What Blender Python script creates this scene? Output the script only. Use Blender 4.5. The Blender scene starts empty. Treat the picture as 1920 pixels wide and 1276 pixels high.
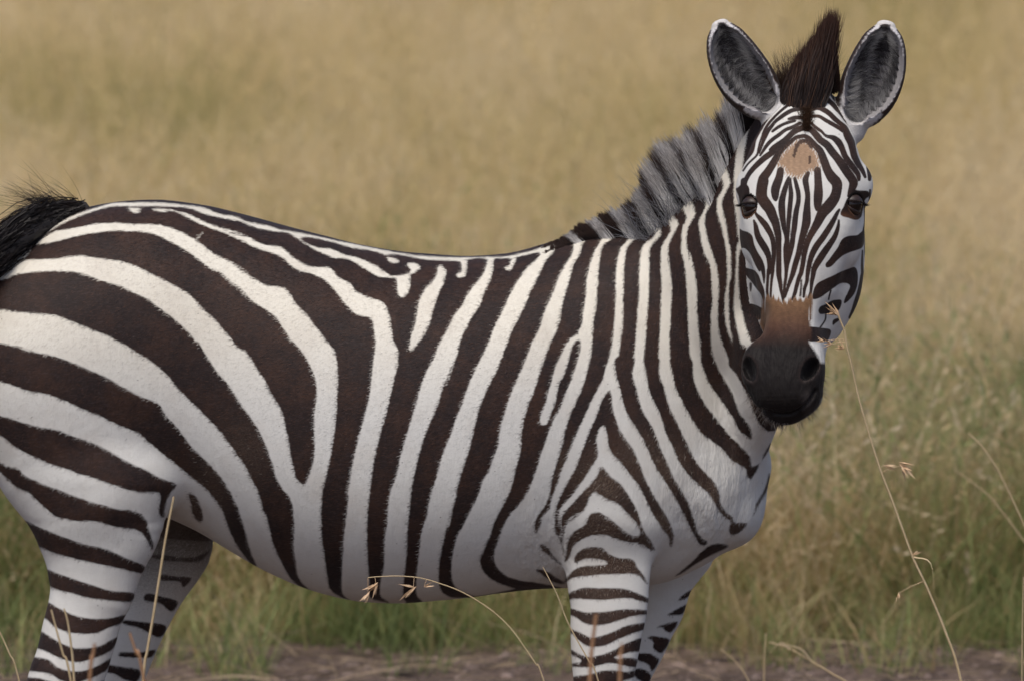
import bpy, math, random
import numpy as np
from mathutils import Vector

# ------------------------------------------------------------------ camera, sky, sun, exposure
S = bpy.context.scene
COL = S.collection
CAM_D, CAM_H, PITCH = 16.3, 2.3, math.radians(4.2)
F_PX = CAM_D / math.cos(PITCH) * 1000.0            # 1 px of the 1920 px photo = 1 mm at the zebra
cam_data = bpy.data.cameras.new('camera')
cam = bpy.data.objects.new('camera', cam_data)
COL.objects.link(cam)
cam.location = (0, -CAM_D, CAM_H)
cam.rotation_euler = (math.radians(90) - PITCH, 0, 0)
cam_data.sensor_width = 23.6
cam_data.lens = F_PX / 1920 * 23.6
cam_data.clip_start = 0.5
cam_data.clip_end = 6000
cam_data.dof.use_dof = True
cam_data.dof.focus_distance = CAM_D - 0.27
cam_data.dof.aperture_fstop = 4.6
S.camera = cam

world = bpy.data.worlds.new('World')
S.world = world
world.use_nodes = True
wn = world.node_tree
SUN_EL, SUN_AZ = math.radians(60), math.radians(200)   # azimuth clockwise from +Y
sky = wn.nodes.new('ShaderNodeTexSky')
sky.sky_type = 'NISHITA'
sky.sun_disc = False
sky.sun_elevation = SUN_EL
sky.sun_rotation = SUN_AZ
sky.air_density = 0.6
sky.dust_density = 3.0
sky.ozone_density = 1.0
wn.links.new(sky.outputs[0], wn.nodes['Background'].inputs[0])
wn.nodes['Background'].inputs[1].default_value = 0.095
sun_data = bpy.data.lights.new('sun', 'SUN')
sun_data.energy = 1.3
sun_data.angle = math.radians(30)
sun_data.color = (1.0, 0.94, 0.85)
sun = bpy.data.objects.new('sun', sun_data)
COL.objects.link(sun)
sd = Vector((math.sin(SUN_AZ) * math.cos(SUN_EL), math.cos(SUN_AZ) * math.cos(SUN_EL), math.sin(SUN_EL)))
sun.rotation_euler = sd.to_track_quat('Z', 'Y').to_euler()
sun.location = (0, 0, 12)
S.view_settings.view_transform = 'Standard'
S.view_settings.look = 'None'
S.view_settings.gamma = 1
S.view_settings.use_curve_mapping = False
S.view_settings.exposure = 0.70
S.render.film_transparent = False
S.render.engine = 'CYCLES'
S.cycles.max_bounces = 6
S.cycles.diffuse_bounces = 3
S.cycles.use_adaptive_sampling = True
S.cycles.adaptive_threshold = 0.02
S.cycles.caustics_reflective = False
S.cycles.caustics_refractive = False
S.cycles.transmission_bounces = 4

rng = np.random.default_rng(7)
random.seed(7)

# ------------------------------------------------------------------ helpers
def U(px, py, y=0.0):
    """point of the plane Y = y that stands at a spot measured on the photograph"""
    dx = (px - 960) / F_PX
    v = (638 - py) / F_PX
    dy = math.cos(PITCH) + v * math.sin(PITCH)
    dz = -math.sin(PITCH) + v * math.cos(PITCH)
    k = (y + CAM_D) / dy
    return np.array([dx * k, y, CAM_H + dz * k])

def to_px(P):
    rel = P - np.array([0, -CAM_D, CAM_H])
    f = rel[:, 1] * math.cos(PITCH) - rel[:, 2] * math.sin(PITCH)
    u = rel[:, 1] * math.sin(PITCH) + rel[:, 2] * math.cos(PITCH)
    return np.stack([960 + F_PX * rel[:, 0] / f, 638 - F_PX * u / f], 1)

def tag(o, label=None, cat=None, group=None, kind=None):
    if label: o['label'] = label
    if cat: o['category'] = cat
    if group: o['group'] = group
    if kind: o['kind'] = kind
    return o

def mesh_obj(name, verts, faces, mat=None, parent=None, smooth=True):
    """verts (n,3), faces list or (m,k) array -> one linked mesh object"""
    me = bpy.data.meshes.new(name)
    if isinstance(faces, np.ndarray):
        n, k = faces.shape
        me.vertices.add(len(verts)); me.vertices.foreach_set('co', np.asarray(verts, np.float32).ravel())
        me.loops.add(n * k); me.loops.foreach_set('vertex_index', faces.astype(np.int32).ravel())
        me.polygons.add(n)
        me.polygons.foreach_set('loop_start', (np.arange(n) * k).astype(np.int32))
        me.polygons.foreach_set('loop_total', np.full(n, k, np.int32))
        me.update(calc_edges=True)
    else:
        me.from_pydata([tuple(v) for v in verts], [], faces)
    if smooth:
        me.polygons.foreach_set('use_smooth', np.ones(len(me.polygons), bool))
    me.validate()
    o = bpy.data.objects.new(name, me)
    COL.objects.link(o)
    if mat: me.materials.append(mat)
    if parent: o.parent = parent
    return o

def catmull(pts, n):
    """resample control rows (m,d) to n rows with a Catmull-Rom spline"""
    p = np.asarray(pts, float)
    p = np.vstack([2 * p[0] - p[1], p, 2 * p[-1] - p[-2]])
    m = len(p) - 3
    t = np.linspace(0, m - 1e-9, n)
    i = t.astype(int); u = (t - i)[:, None]
    a, b, c, d = p[i], p[i + 1], p[i + 2], p[i + 3]
    return 0.5 * (2 * b + (c - a) * u + (2 * a - 5 * b + 4 * c - d) * u ** 2 + (3 * b - a - 3 * c + d) * u ** 3)

def new_mat(name):
    m = bpy.data.materials.new(name)
    m.use_nodes = True
    nt = m.node_tree
    return m, nt, nt.nodes['Principled BSDF']

def node(nt, kind, **kw):
    n = nt.nodes.new(kind)
    for k, v in kw.items():
        if hasattr(n, k): setattr(n, k, v)
        else: n.inputs[k].default_value = v
    return n
# ------------------------------------------------------------------ coat markings, measured on the photograph
# every tag is a magnified crop (x0, y0, scale); numbers after it are positions in that crop
Z1, Z2 = 3.9875, 5.99
CROPS = dict(A=(0, 340, Z1), B=(0, 640, Z1), C=(0, 956, Z1), D=(400, 340, Z1), E=(400, 640, Z1), F=(400, 900, Z1),
             G=(800, 400, Z1), H=(800, 680, Z1), I=(1000, 956, Z1), J=(1080, 200, Z1), N=(1120, 440, Z1), O=(1120, 700, Z1),
             P=(1340, 140, Z2), Q=(1340, 320, Z2), R=(1340, 500, Z2), S=(1340, 600, Z2), X=(0, 0, 1.0))

def trace(s):
    out, c = [], CROPS['X']
    for tok in s.split():
        if tok in CROPS: c = CROPS[tok]; continue
        v = [float(q) for q in tok.split(',')]
        r = [c[0] + v[0] / c[2], c[1] + v[1] / c[2]]
        if len(v) > 2: r.append(v[2] / c[2] / 2)
        out.append(r)
    return np.array(out)

def smooth_closed(p, n=4):
    m = len(p); q = np.vstack([p[-1:], p, p[:2]])
    out = []
    for k in range(n):
        u = k / n
        a, b, c, d = q[:m], q[1:m + 1], q[2:m + 2], q[3:m + 3]
        out.append(0.5 * (2 * b + (c - a) * u + (2 * a - 5 * b + 4 * c - d) * u ** 2 + (3 * b - a - 3 * c + d) * u ** 3))
    return np.stack(out, 1).reshape(-1, 2)

def poly_sd(Q, poly, pad=30):
    """signed distance in px, negative inside; only near the polygon, elsewhere +pad"""
    d = np.full(len(Q), float(pad))
    lo, hi = poly.min(0) - pad, poly.max(0) + pad
    sel = np.nonzero(((Q >= lo) & (Q <= hi)).all(1))[0]
    if not len(sel): return d
    q = Q[sel]
    best = np.full(len(q), 1e9); ins = np.zeros(len(q), bool)
    a = poly; b = np.roll(poly, -1, 0)
    for (x0, y0), (x1, y1) in zip(a, b):
        ex, ey = x1 - x0, y1 - y0
        L = ex * ex + ey * ey
        if L < 1e-9: continue
        wx, wy = q[:, 0] - x0, q[:, 1] - y0
        t = np.clip((wx * ex + wy * ey) / L, 0, 1)
        np.minimum(best, (wx - t * ex) ** 2 + (wy - t * ey) ** 2, out=best)
        c = (y0 > q[:, 1]) != (y1 > q[:, 1])
        if abs(ey) > 1e-9:
            ins ^= c & (wx < ex * wy / ey)
    best = np.sqrt(best)
    d[sel] = np.minimum(np.where(ins, -best, best), pad)
    return d

def stroke_sd(Q, st, pad=30):
    st = catmull(st, (len(st) - 1) * 3 + 1)
    d = np.full(len(Q), float(pad))
    w = st[:, 2].max() + pad
    lo, hi = st[:, :2].min(0) - w, st[:, :2].max(0) + w
    sel = np.nonzero(((Q >= lo) & (Q <= hi)).all(1))[0]
    if not len(sel): return d
    q = Q[sel]; best = np.full(len(q), float(pad))
    for (x0, y0, r0), (x1, y1, r1) in zip(st[:-1], st[1:]):
        ex, ey = x1 - x0, y1 - y0
        L = ex * ex + ey * ey + 1e-9
        wx, wy = q[:, 0] - x0, q[:, 1] - y0
        t = np.clip((wx * ex + wy * ey) / L, 0, 1)
        np.minimum(best, np.hypot(wx - t * ex, wy - t * ey) - (r0 + (r1 - r0) * t), out=best)
    d[sel] = best
    return d

def two_edges(l, r):
    return np.vstack([trace(l), trace(r)[::-1]])

W2_UP = "A 230,520 310,425 420,370 560,350 720,320 880,310 1000,322 1180,322 1270,345 1380,390 1480,450 1600,540 1700,590 1800,640 1900,740 D 100,580 200,640 280,710 370,770 430,785 530,795 580,850 620,920 700,1000 800,1130 880,1230 E 905,60 925,150 930,300 925,450 915,600 895,750 870,900 840,1020 815,1130 805,1276 F 805,300 815,450 830,570 850,700 865,800 900,840 970,880 1060,905 1100,930"
W2_LO = "A 250,475 340,465 480,435 600,405 760,380 900,370 1050,378 1150,395 1230,430 1330,480 1430,540 1530,620 1640,690 1720,745 1810,810 1860,870 D 0,650 80,700 150,770 220,840 300,900 400,960 470,1020 530,1110 590,1200 E 600,0 660,70 710,150 750,240 770,320 770,420 755,560 755,700 760,820 740,930 700,1040 680,1075"
W3_UP = "A 30,710 100,640 200,590 350,582 480,570 600,555 700,570 820,585 950,610 1050,650 1130,690 1250,750 1390,830 1450,880 1530,970 1620,1050 1700,1140 1780,1240 B 1840,75 1914,190 E 300,170 380,280 440,400 510,510 535,620 560,720 580,850 600,950 620,1020 680,1075"
W3_LO = "A -300,780 20,735 100,700 240,680 400,670 540,675 640,700 750,740 900,785 1020,840 1120,890 1220,970 1330,1050 1410,1130 1470,1200 B 1480,0 1540,100 1620,220 1720,340 1800,470 1870,560 E 130,360 230,500 330,640 390,770 440,900 470,1010 520,1100 580,1180 600,1276 F 605,350 600,480 615,600 635,720 700,800 770,850 800,880"
S3_LO = "A -300,975 0,960 120,975 250,985 400,1000 520,1040 640,1090 800,1150 920,1215 B 900,0 1000,70 1130,150 1240,240 1330,350 1430,450 1540,560 1660,690 1770,840 1850,960 E 200,870 270,1000 330,1110 380,1276 F 400,270 440,450 500,590 570,720 640,790 740,845 760,870"

def body_marks(Q):
    s = np.full(len(Q), 30.0)
    def dark(p, sm=True):
        nonlocal s
        s = np.minimum(s, poly_sd(Q, smooth_closed(p) if sm else p))
    def white(p, sm=True):
        nonlocal s
        s = np.maximum(s, -poly_sd(Q, smooth_closed(p) if sm else p))
    # the dark mass of back, flank and neck, right of the second pale rump stripe
    dark(np.vstack([trace(W2_UP), trace("X 690,1200 1700,1200 1700,100 400,100 -100,300 -100,470")]), False)
    dark(two_edges(W2_LO, "A 200,560 " + W3_UP))
    dark(two_edges(W3_LO, S3_LO))
    dark(two_edges("A -300,1180 0,1210 100,1225 250,1250 B 150,50 300,85 450,125 560,165 680,215 800,270 930,345 1050,410 1180,460 1240,550 1330,650 1420,770 1540,890 1640,1000 1720,1120 1780,1240 F 140,110 190,230 240,380 270,500 320,630 345,680",
                   "B -300,280 0,300 120,335 240,375 380,400 480,440 620,505 760,560 900,630 1030,680 1110,750 1200,820 1310,910 1430,1010 1530,1090 1600,1170 F 70,230 120,370 180,490 260,600 330,675"))
    dark(trace("B -300,540 0,555 130,590 280,635 440,665 560,710 700,760 820,820 960,900 1100,960 1200,1020 1290,1050 1320,1070 1290,1110 1250,1180 1230,1270 C 1235,40 1205,50 1190,0 B 1197,1170 1180,1130 1080,1125 980,1110 860,1075 730,1030 600,985 440,935 300,880 170,820 80,760 0,700 -300,560"))
    dark(trace("B 1410,1130 1460,1150 1500,1230 1515,1276 C 1520,60 1500,90 1470,70 1440,20 B 1430,1220"))
    dark(trace("B -100,860 60,930 140,950 190,1000 310,1060 450,1110 600,1170 760,1220 900,1255 C 980,0 1080,50 1120,170 1150,260 1135,290 1090,200 1030,150 950,135 850,120 720,85 550,75 430,50 B 380,1276 290,1200 220,1130 130,1090 60,1030"))
    dark(trace("C 180,80 245,105 330,140 470,195 620,250 800,290 950,360 1080,415 1060,470 900,435 760,405 600,370 430,325 310,280 220,230"))
    dark(trace("C 300,420 355,440 500,495 680,555 830,600 1000,618 975,682 830,672 670,655 540,620 420,590 362,560 300,540"))
    dark(trace("C 300,660 370,690 450,735 560,785 700,808 820,805 950,780 900,845 800,880 730,915 600,920 480,900 400,860 345,810 290,780"))
    dark(trace("C 260,870 315,905 400,960 500,1010 600,1030 740,1015 880,945 855,1020 780,1075 650,1120 560,1132 430,1095 350,1055 280,1030 230,1010"))
    dark(trace("C 220,1085 265,1095 360,1115 430,1170 520,1200 640,1195 750,1150 830,1105 800,1190 700,1245 640,1265 560,1290 460,1270 370,1220 230,1200 180,1195"))
    dark(trace("C 150,1240 195,1245 300,1255 400,1285 520,1330 680,1310 780,1270 760,1340 620,1390 460,1380 300,1340 150,1320"))
    # pale stripes of the back
    white(trace("A 340,360 385,340 480,290 600,238 740,193 850,165 1000,160 1150,160 1300,170 1500,192 1600,228 D 60,250 170,265 260,305 400,330 490,360 560,372 740,405 900,440 1100,480 1300,520 1450,545 1600,562 G 200,330 420,328 600,322 700,300 800,278 870,258 860,300 830,294 700,322 640,342 600,335 500,338 460,345 400,335 300,347 250,357 100,350 0,345 D 1450,560 1350,545 1290,552 1220,527 1140,512 1050,500 960,475 850,445 740,420 680,418 640,432 560,387 480,378 330,350 200,300 60,275 A 1520,240 1400,200 1250,190 1050,187 900,187 800,197 650,242 500,302 400,355 330,400"))
    white(trace("D 560,375 640,425 700,465 790,498 890,510 990,552 1080,572 1200,622 1290,682 1340,708 1430,700 1470,680 1475,655 1450,622 1480,610 1525,618 1545,650 1500,685 1475,700 1472,760 1460,830 1420,865 1390,855 1375,790 1372,730 1330,720 1230,710 1130,650 1030,590 980,578 900,572 800,530 740,500 660,450 600,400"))
    white(trace("D 1300,572 1340,572 1388,590 1370,610 1320,602"))
    white(trace("A 960,203 1000,198 1045,202 1045,230 1000,236"))
    white(trace("A 1135,208 1190,205 1250,210 1250,225 1190,230"))
    white(trace("A 1440,455 1475,425 1515,382 1500,410"))
    white(two_edges("A 1280,212 1420,250 1520,300 1650,350 1760,400 1850,410 D 60,345 120,380 230,400 330,455 420,480 520,500 600,570 700,630 780,645 870,645 940,720 1020,760 1080,830 1180,875 1260,900 1310,980 1330,1080 1340,1180 1375,1240 E 1380,90 1380,170 1350,300 1320,420 1285,560 1245,700 1215,830 1190,960 1175,1080 1160,1200 F 1160,150 1150,350 1150,500 1160,680 1168,780 1165,850 1200,890 1300,915 1300,960",
                    "A 1275,222 1340,240 1450,295 1560,345 1640,372 1750,415 1850,460 D 100,395 200,440 330,500 430,530 520,570 570,620 640,670 740,690 840,740 900,800 960,880 1010,940 1080,1000 1180,1020 1200,1100 1210,1200 E 1215,0 1200,120 1185,260 1165,420 1120,600 1080,740 1050,880 1025,1020 1005,1130 F 1010,130 990,300 975,450 965,620 960,760 965,840 1000,880 1060,920 1080,960"))
    white(trace("G 250,350 300,350 300,400 292,460 262,482 235,478 228,455 258,440 262,390"))
    white(trace("G 640,335 670,335 652,380 627,425 597,422 592,405 620,392"))
    white(trace("D 1680,640 1700,630 1725,640 1740,690 1720,760 1680,850 1640,970 1610,1080 1560,1170 1490,1260 E 1475,75 1455,50 D 1462,1240 1480,1160 1510,1060 1540,900 1590,800 1650,740 1675,690"))
    white(two_edges("G 470,330 455,360 430,440 380,510 310,600 270,680 210,760 160,860 110,950 60,1060 E 1650,120 1570,280 1530,420 1480,580 1440,720 1400,860 1370,1000 1330,1110 F 1310,150 1300,300 1280,480 1275,650 1252,750 1250,860 1310,905 1340,950",
                    "G 510,330 500,360 495,430 470,510 430,600 400,680 340,770 290,870 250,960 230,1050 190,1150 150,1276 E 1800,160 1720,330 1680,470 1610,630 1560,760 1530,880 1500,1000 1480,1120 F 1465,200 1450,400 1445,560 1430,680 1420,800 1420,870 1440,910 1450,960"))
    white(two_edges("G 840,280 850,310 820,350 750,410 700,480 650,560 600,660 560,750 500,860 470,950 430,1040 390,1120 H 350,80 310,180 270,290 220,420 170,560 120,680 80,830 40,960 10,1080 F 1600,250 1560,380 1540,520 1525,650 1520,740 1520,850 1560,900 1600,950",
                    "G 950,235 960,250 940,300 890,360 840,460 800,540 750,650 710,740 650,850 610,950 560,1080 520,1180 H 500,100 440,220 390,350 350,520 300,700 250,850 220,980 190,1120 160,1250 F 1750,330 1710,500 1690,620 1685,740 1710,830 1790,875 1914,880 1914,950"))
    white(two_edges("G 1060,185 1100,200 1090,300 1050,370 990,470 960,560 920,650 880,750 840,870 790,960 760,1040 H 680,120 620,260 570,420 540,540 535,620 500,700 470,800 420,880 390,980 320,1120 240,1276 F 1820,430 1790,560 1780,680 1800,780 1860,830 1914,850 X 900,1116 960,1104",
                    "G 1130,160 1190,175 1160,250 1140,310 1100,380 1070,490 1040,590 1020,660 1000,780 970,880 930,960 890,1060 H 840,100 790,240 740,370 710,520 700,660 670,780 640,900 600,1010 550,1100 500,1200 480,1276 X 908,1030 900,1050 908,1072 930,1090 960,1101"))
    white(trace("G 1130,905 1080,930 1040,980 1010,1050 970,1130 940,1230 H 930,150 905,230 890,300 855,390 845,440 870,465 905,445 930,380 960,300 975,220 1000,130 G 1020,1220 1050,1140 1070,1060 1100,970 1150,930"))
    white(np.vstack([trace("G 1180,20 1290,130 1310,185 1270,260 1240,330 1210,420 1195,520 1190,620 1170,740 1160,830 1130,905 1150,960 1140,1060 1120,1120 1090,1210 H 1090,110 1050,200 1000,330 950,420 920,500 880,610 850,700 820,800 780,910 740,990 680,1070 630,1130 580,1210 X 936,1008 926,1040 934,1065 958,1082 1000,1090 1100,1092 1100,960 1020,960"),
                     trace("H 880,1080 920,980 940,860 980,720 1010,620 1040,500 1070,400 1120,280 1170,170 G 1200,1170 1230,1050 1240,930 1250,800 1270,700 1275,560 1285,420 1300,310 1320,240 1390,180 1350,120 1230,0")]))
    # shoulder, near foreleg and breast start pale; dark marks follow
    white(np.vstack([trace("G 1440,40 1500,140 1520,180 1450,260 1430,330 1415,450 1415,600 1410,740 1400,860 1390,960 1370,1060 1340,1150 H 1320,120 1250,250 1180,400 1120,530 1060,680 1010,800 975,900 940,1000 915,1080 880,1130"),
                     trace("X 1010,1010 1020,1060 1060,1110 1040,1400 1320,1400 1480,1100 1480,690 1150,690"), trace("G 1420,1160 1440,1040 1450,960 1465,850 1470,720 1470,600 1475,450 1485,310 1500,250 1575,180 1520,120 1460,0")]), False)
    white(two_edges("G 1640,60 1700,130 1700,170 1620,240 1600,310 1590,450 1590,600 1580,720 1570,850 1560,980 1550,1060 1535,1160 X 1187,700",
                    "G 1700,40 1740,90 1750,160 1680,240 1665,310 1665,450 1660,600 1650,760 1640,900 1630,1020 1630,1130 X 1213,700"))
    white(two_edges("J 560,700 680,850 710,910 690,960 640,1050 635,1150 N 475,250 480,350 475,500 470,700 460,850 460,980 X 1236,700",
                    "J 640,680 740,830 765,880 755,910 700,1010 690,1080 N 540,250 555,350 555,450 550,600 540,750 545,900 560,1030 X 1263,700"))
    white(two_edges("J 700,540 800,760 830,830 800,900 790,980 790,1100 N 640,150 660,280 670,420 675,600 685,750 695,950 X 1299,700",
                    "J 760,500 860,700 890,790 880,830 840,900 825,1000 850,1150 N 690,130 720,250 745,400 745,520 755,680 770,820 775,950 X 1324,700"))
    white(two_edges("J 830,420 940,650 970,730 950,790 920,860 930,960 960,1100 N 840,220 855,350 860,500 850,620 850,750 860,880 X 1346,690 X 1360,715",
                    "J 900,400 1000,600 1020,690 970,800 965,880 990,1000 1030,1120 N 895,250 910,400 905,520 900,640 920,770 970,900 X 1381,700 1395,725"))
    white(two_edges("J 1030,380 1090,540 1100,610 1070,660 1055,700 1060,800 1090,900 1120,1050 N 970,220 970,350 950,500 955,620 970,700 1000,790",
                    "J 1090,380 1145,530 1150,580 1100,680 1090,740 1120,860 1140,1000 N 1000,150 1000,300 985,400 985,550 990,680 1010,760 1003,795"))
    white(two_edges("J 1190,480 1195,560 1180,600 1180,680 1195,800 1210,950 1220,1000 N 1040,100 1035,300 1020,500 1030,620 1060,760 1085,880 1095,920",
                    "J 1260,480 1270,600 1260,700 1240,850 1240,1050 N 1065,120 1055,260 1060,420 1080,560 1110,680 1150,790 1200,880"))
    white(two_edges("X 1377,345 1379,300 1385,262 1391,222", "X 1390,345 1394,300 1400,262 1407,222"))
    # bands from the neck onto the breast
    dark(two_edges("O 140,-120 140,0 160,80 190,200 230,310 300,420 360,530 400,620 450,720 520,830 590,940 650,1060 710,1180 770,1276",
                   "O 275,-120 265,0 300,140 330,260 400,380 440,470 480,580 530,680 570,780 620,860 680,960 710,1050 760,1200 825,1260"))
    dark(two_edges("O 352,-120 365,0 390,130 440,240 490,350 520,460 570,560 610,650 670,740 760,830 830,890 880,970 920,1040 990,1100",
                   "O 460,-120 465,0 500,110 540,250 590,350 640,460 690,560 740,660 800,730 870,800 910,880 920,960 960,1030 1010,1070 1020,1110"))
    dark(trace("O 990,1180 1000,1110 1060,1115 1120,1120 1080,1170 1020,1200"))
    dark(two_edges("O 550,-120 565,0 590,120 640,220 700,330 770,430 850,500 930,560 1000,640 1060,680 1110,710 1120,760 1140,785 1170,760 1215,675",
                   "O 700,-120 715,0 740,100 790,200 850,290 920,370 980,450 1060,530 1120,590 1150,640 1152,688 1170,690 1200,678"))
    dark(two_edges("O 775,-120 805,0 850,90 900,160 960,250 1020,340 1060,420 1110,460 1150,490",
                   "O 860,-120 925,0 990,110 1030,200 1060,290 1110,350 1140,400 1155,460"))
    dark(trace("X 1382,640 1440,700 1475,790 1447,808 1430,800 1418,782 1400,738 1380,700 1366,680"))
    dark(trace("O 1190,960 1240,880 1270,800 1283,740 1295,790 1270,870 1235,930 1190,1010 1165,1065 1180,1000"))
    dark(trace("O 1240,612 1265,570 1295,520 1302,525 1275,580 1245,628"))
    dark(trace("I 1060,490 1120,440 1200,370 1300,270 1380,245 1440,255 1452,275 1380,310 1300,350 1200,410 1120,465"))
    # chevrons over the foreleg
    dark(trace("H 1360,205 1310,280 1280,370 1240,460 1190,580 1150,690 1110,790 1060,880 1010,970 975,1060 960,1150 965,1276 I 190,200 230,320 215,200 190,100 195,40 H 988,1200 988,1120 1020,1060 1100,970 1180,860 1230,780 1280,690 1275,600 1275,540 1300,480 1330,470 1350,540 1360,620 1400,690 1460,750 1510,820 1560,880 1610,960 1660,1060 1700,1140 1790,1276 I 1010,190 1020,262 1035,265 1050,200 1040,150 H 1810,1170 1760,1090 1700,990 1640,870 1590,750 1540,640 1470,540 1420,440 1390,330 1380,230"))
    dark(trace("H 1300,770 1270,850 1180,950 1090,1050 1020,1130 1005,1180 1010,1276 I 205,120 210,200 222,265 228,200 240,120 270,60 340,20 H 1050,1190 1120,1150 1190,1080 1220,1000 1250,965 1290,980 1350,1020 1430,1050 1500,1120 1570,1200 I 800,175 780,245 830,262 880,295 910,292 880,230 842,175 H 1610,1220 1590,1140 1560,1070 1510,990 1450,900 1390,860 1340,800"))
    dark(trace("I 235,378 245,300 265,210 320,150 385,110 420,40 460,15 510,25 570,60 640,115 700,165 760,195 800,185 850,200 890,290 840,270 790,245 700,240 620,210 560,190 480,185 400,200 340,230 300,270 280,330 250,372"))
    dark(trace("I 305,385 318,330 370,285 430,272 510,280 560,320 640,355 740,365 780,430 820,480 862,555 830,530 780,480 700,472 600,475 500,480 400,490 310,500 245,535 240,520 262,485 310,440 380,415 480,410 540,405 552,390 520,370 440,358 370,365 330,388"))
    dark(trace("I 240,680 255,625 330,590 400,575 500,580 600,580 700,590 780,620 870,662 865,690 780,670 720,655 620,660 520,668 420,665 330,658 280,665"))
    dark(trace("I 230,735 300,735 380,760 500,760 620,745 740,738 880,750 860,775 740,790 640,820 540,850 450,858 380,840 320,800 275,780 240,770"))
    dark(trace("I 230,860 285,885 350,915 430,948 500,940 600,905 700,860 850,840 830,890 740,920 640,960 560,1000 480,1020 400,1010 340,970 290,920 240,900"))
    dark(trace("I 240,1020 285,1040 340,1070 420,1095 500,1080 600,1045 700,990 820,955 810,1045 720,1060 640,1080 605,1100 640,1110 700,1100 800,1120 780,1170 680,1160 600,1140 540,1145 460,1165 380,1170 270,1165 300,1140 350,1138 350,1112 290,1080 240,1060"))
    dark(trace("I 270,1250 420,1225 500,1200 600,1195 700,1205 790,1190 780,1230 700,1265 600,1290 420,1320 270,1310"))
    dark(trace("H 905,1060 925,1080 880,1130 845,1170 830,1230 815,1276 805,1230 820,1160 860,1110"))
    dark(trace("I 30,60 60,80 30,160 10,150 10,100"))
    dark(trace("I 55,250 100,270 150,340 210,400 180,390 110,330 60,290"))
    dark(trace("I 20,440 90,450 170,500 240,545 160,540 80,490"))
    # below the frame the legs go on in plain rings
    ring = (np.abs((Q[:, 1] + 0.25 * (Q[:, 0] % 200 - 100)) % 44 - 22) - 11)
    s = np.where(Q[:, 1] > 1296, -ring * -1, s)
    return s

def far_hind_marks(Q):
    s = np.full(len(Q), 30.0)
    for t in ("C 1180,-60 1400,-60 1600,205 1400,222 1180,180",  # first patch is mostly shade high on the thigh, painted as a dark mark
              "C 1100,330 1250,335 1350,352 1470,345 1570,290 1530,350 1470,385 1350,382 1200,370",
              "C 1200,480 1300,490 1430,505 1370,575 1340,532 1200,520", "C 1100,620 1200,640 1330,680 1280,755 1200,695 1080,670",
              "C 900,815 1040,830 1240,860 1190,950 1050,880 930,850", "C 900,1060 1040,1060 1160,1040 1130,1095 1040,1100 900,1090",
              "C 750,1140 800,1150 920,1170 1050,1195 1020,1280 930,1262 860,1222 760,1200"):
        s = np.minimum(s, poly_sd(Q, smooth_closed(trace(t))))
    ring = (np.abs((Q[:, 1] - 0.2 * Q[:, 0]) % 44 - 22) - 11)
    return np.where(Q[:, 1] > 1290, ring, s)

def far_fore_marks(Q):
    s = np.full(len(Q), 30.0)
    for t in ("I 1085,672 1120,630 1190,590 1170,640", "I 1000,782 1050,750 1150,700 1120,770 1060,782",
              "I 920,875 980,850 1080,832 1030,910 985,898 970,875", "I 850,945 900,940 1020,965 960,1062 900,1032 895,980",
              "I 760,1075 850,1065 900,1085 940,1122 890,1202 860,1150 780,1118", "I 740,1200 810,1180 880,1230 860,1290 780,1260"):
        s = np.minimum(s, poly_sd(Q, smooth_closed(trace(t))))
    ring = (np.abs((Q[:, 1] + 0.2 * Q[:, 0]) % 44 - 22) - 11)
    return np.where(Q[:, 1] > 1290, ring, s)

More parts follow.
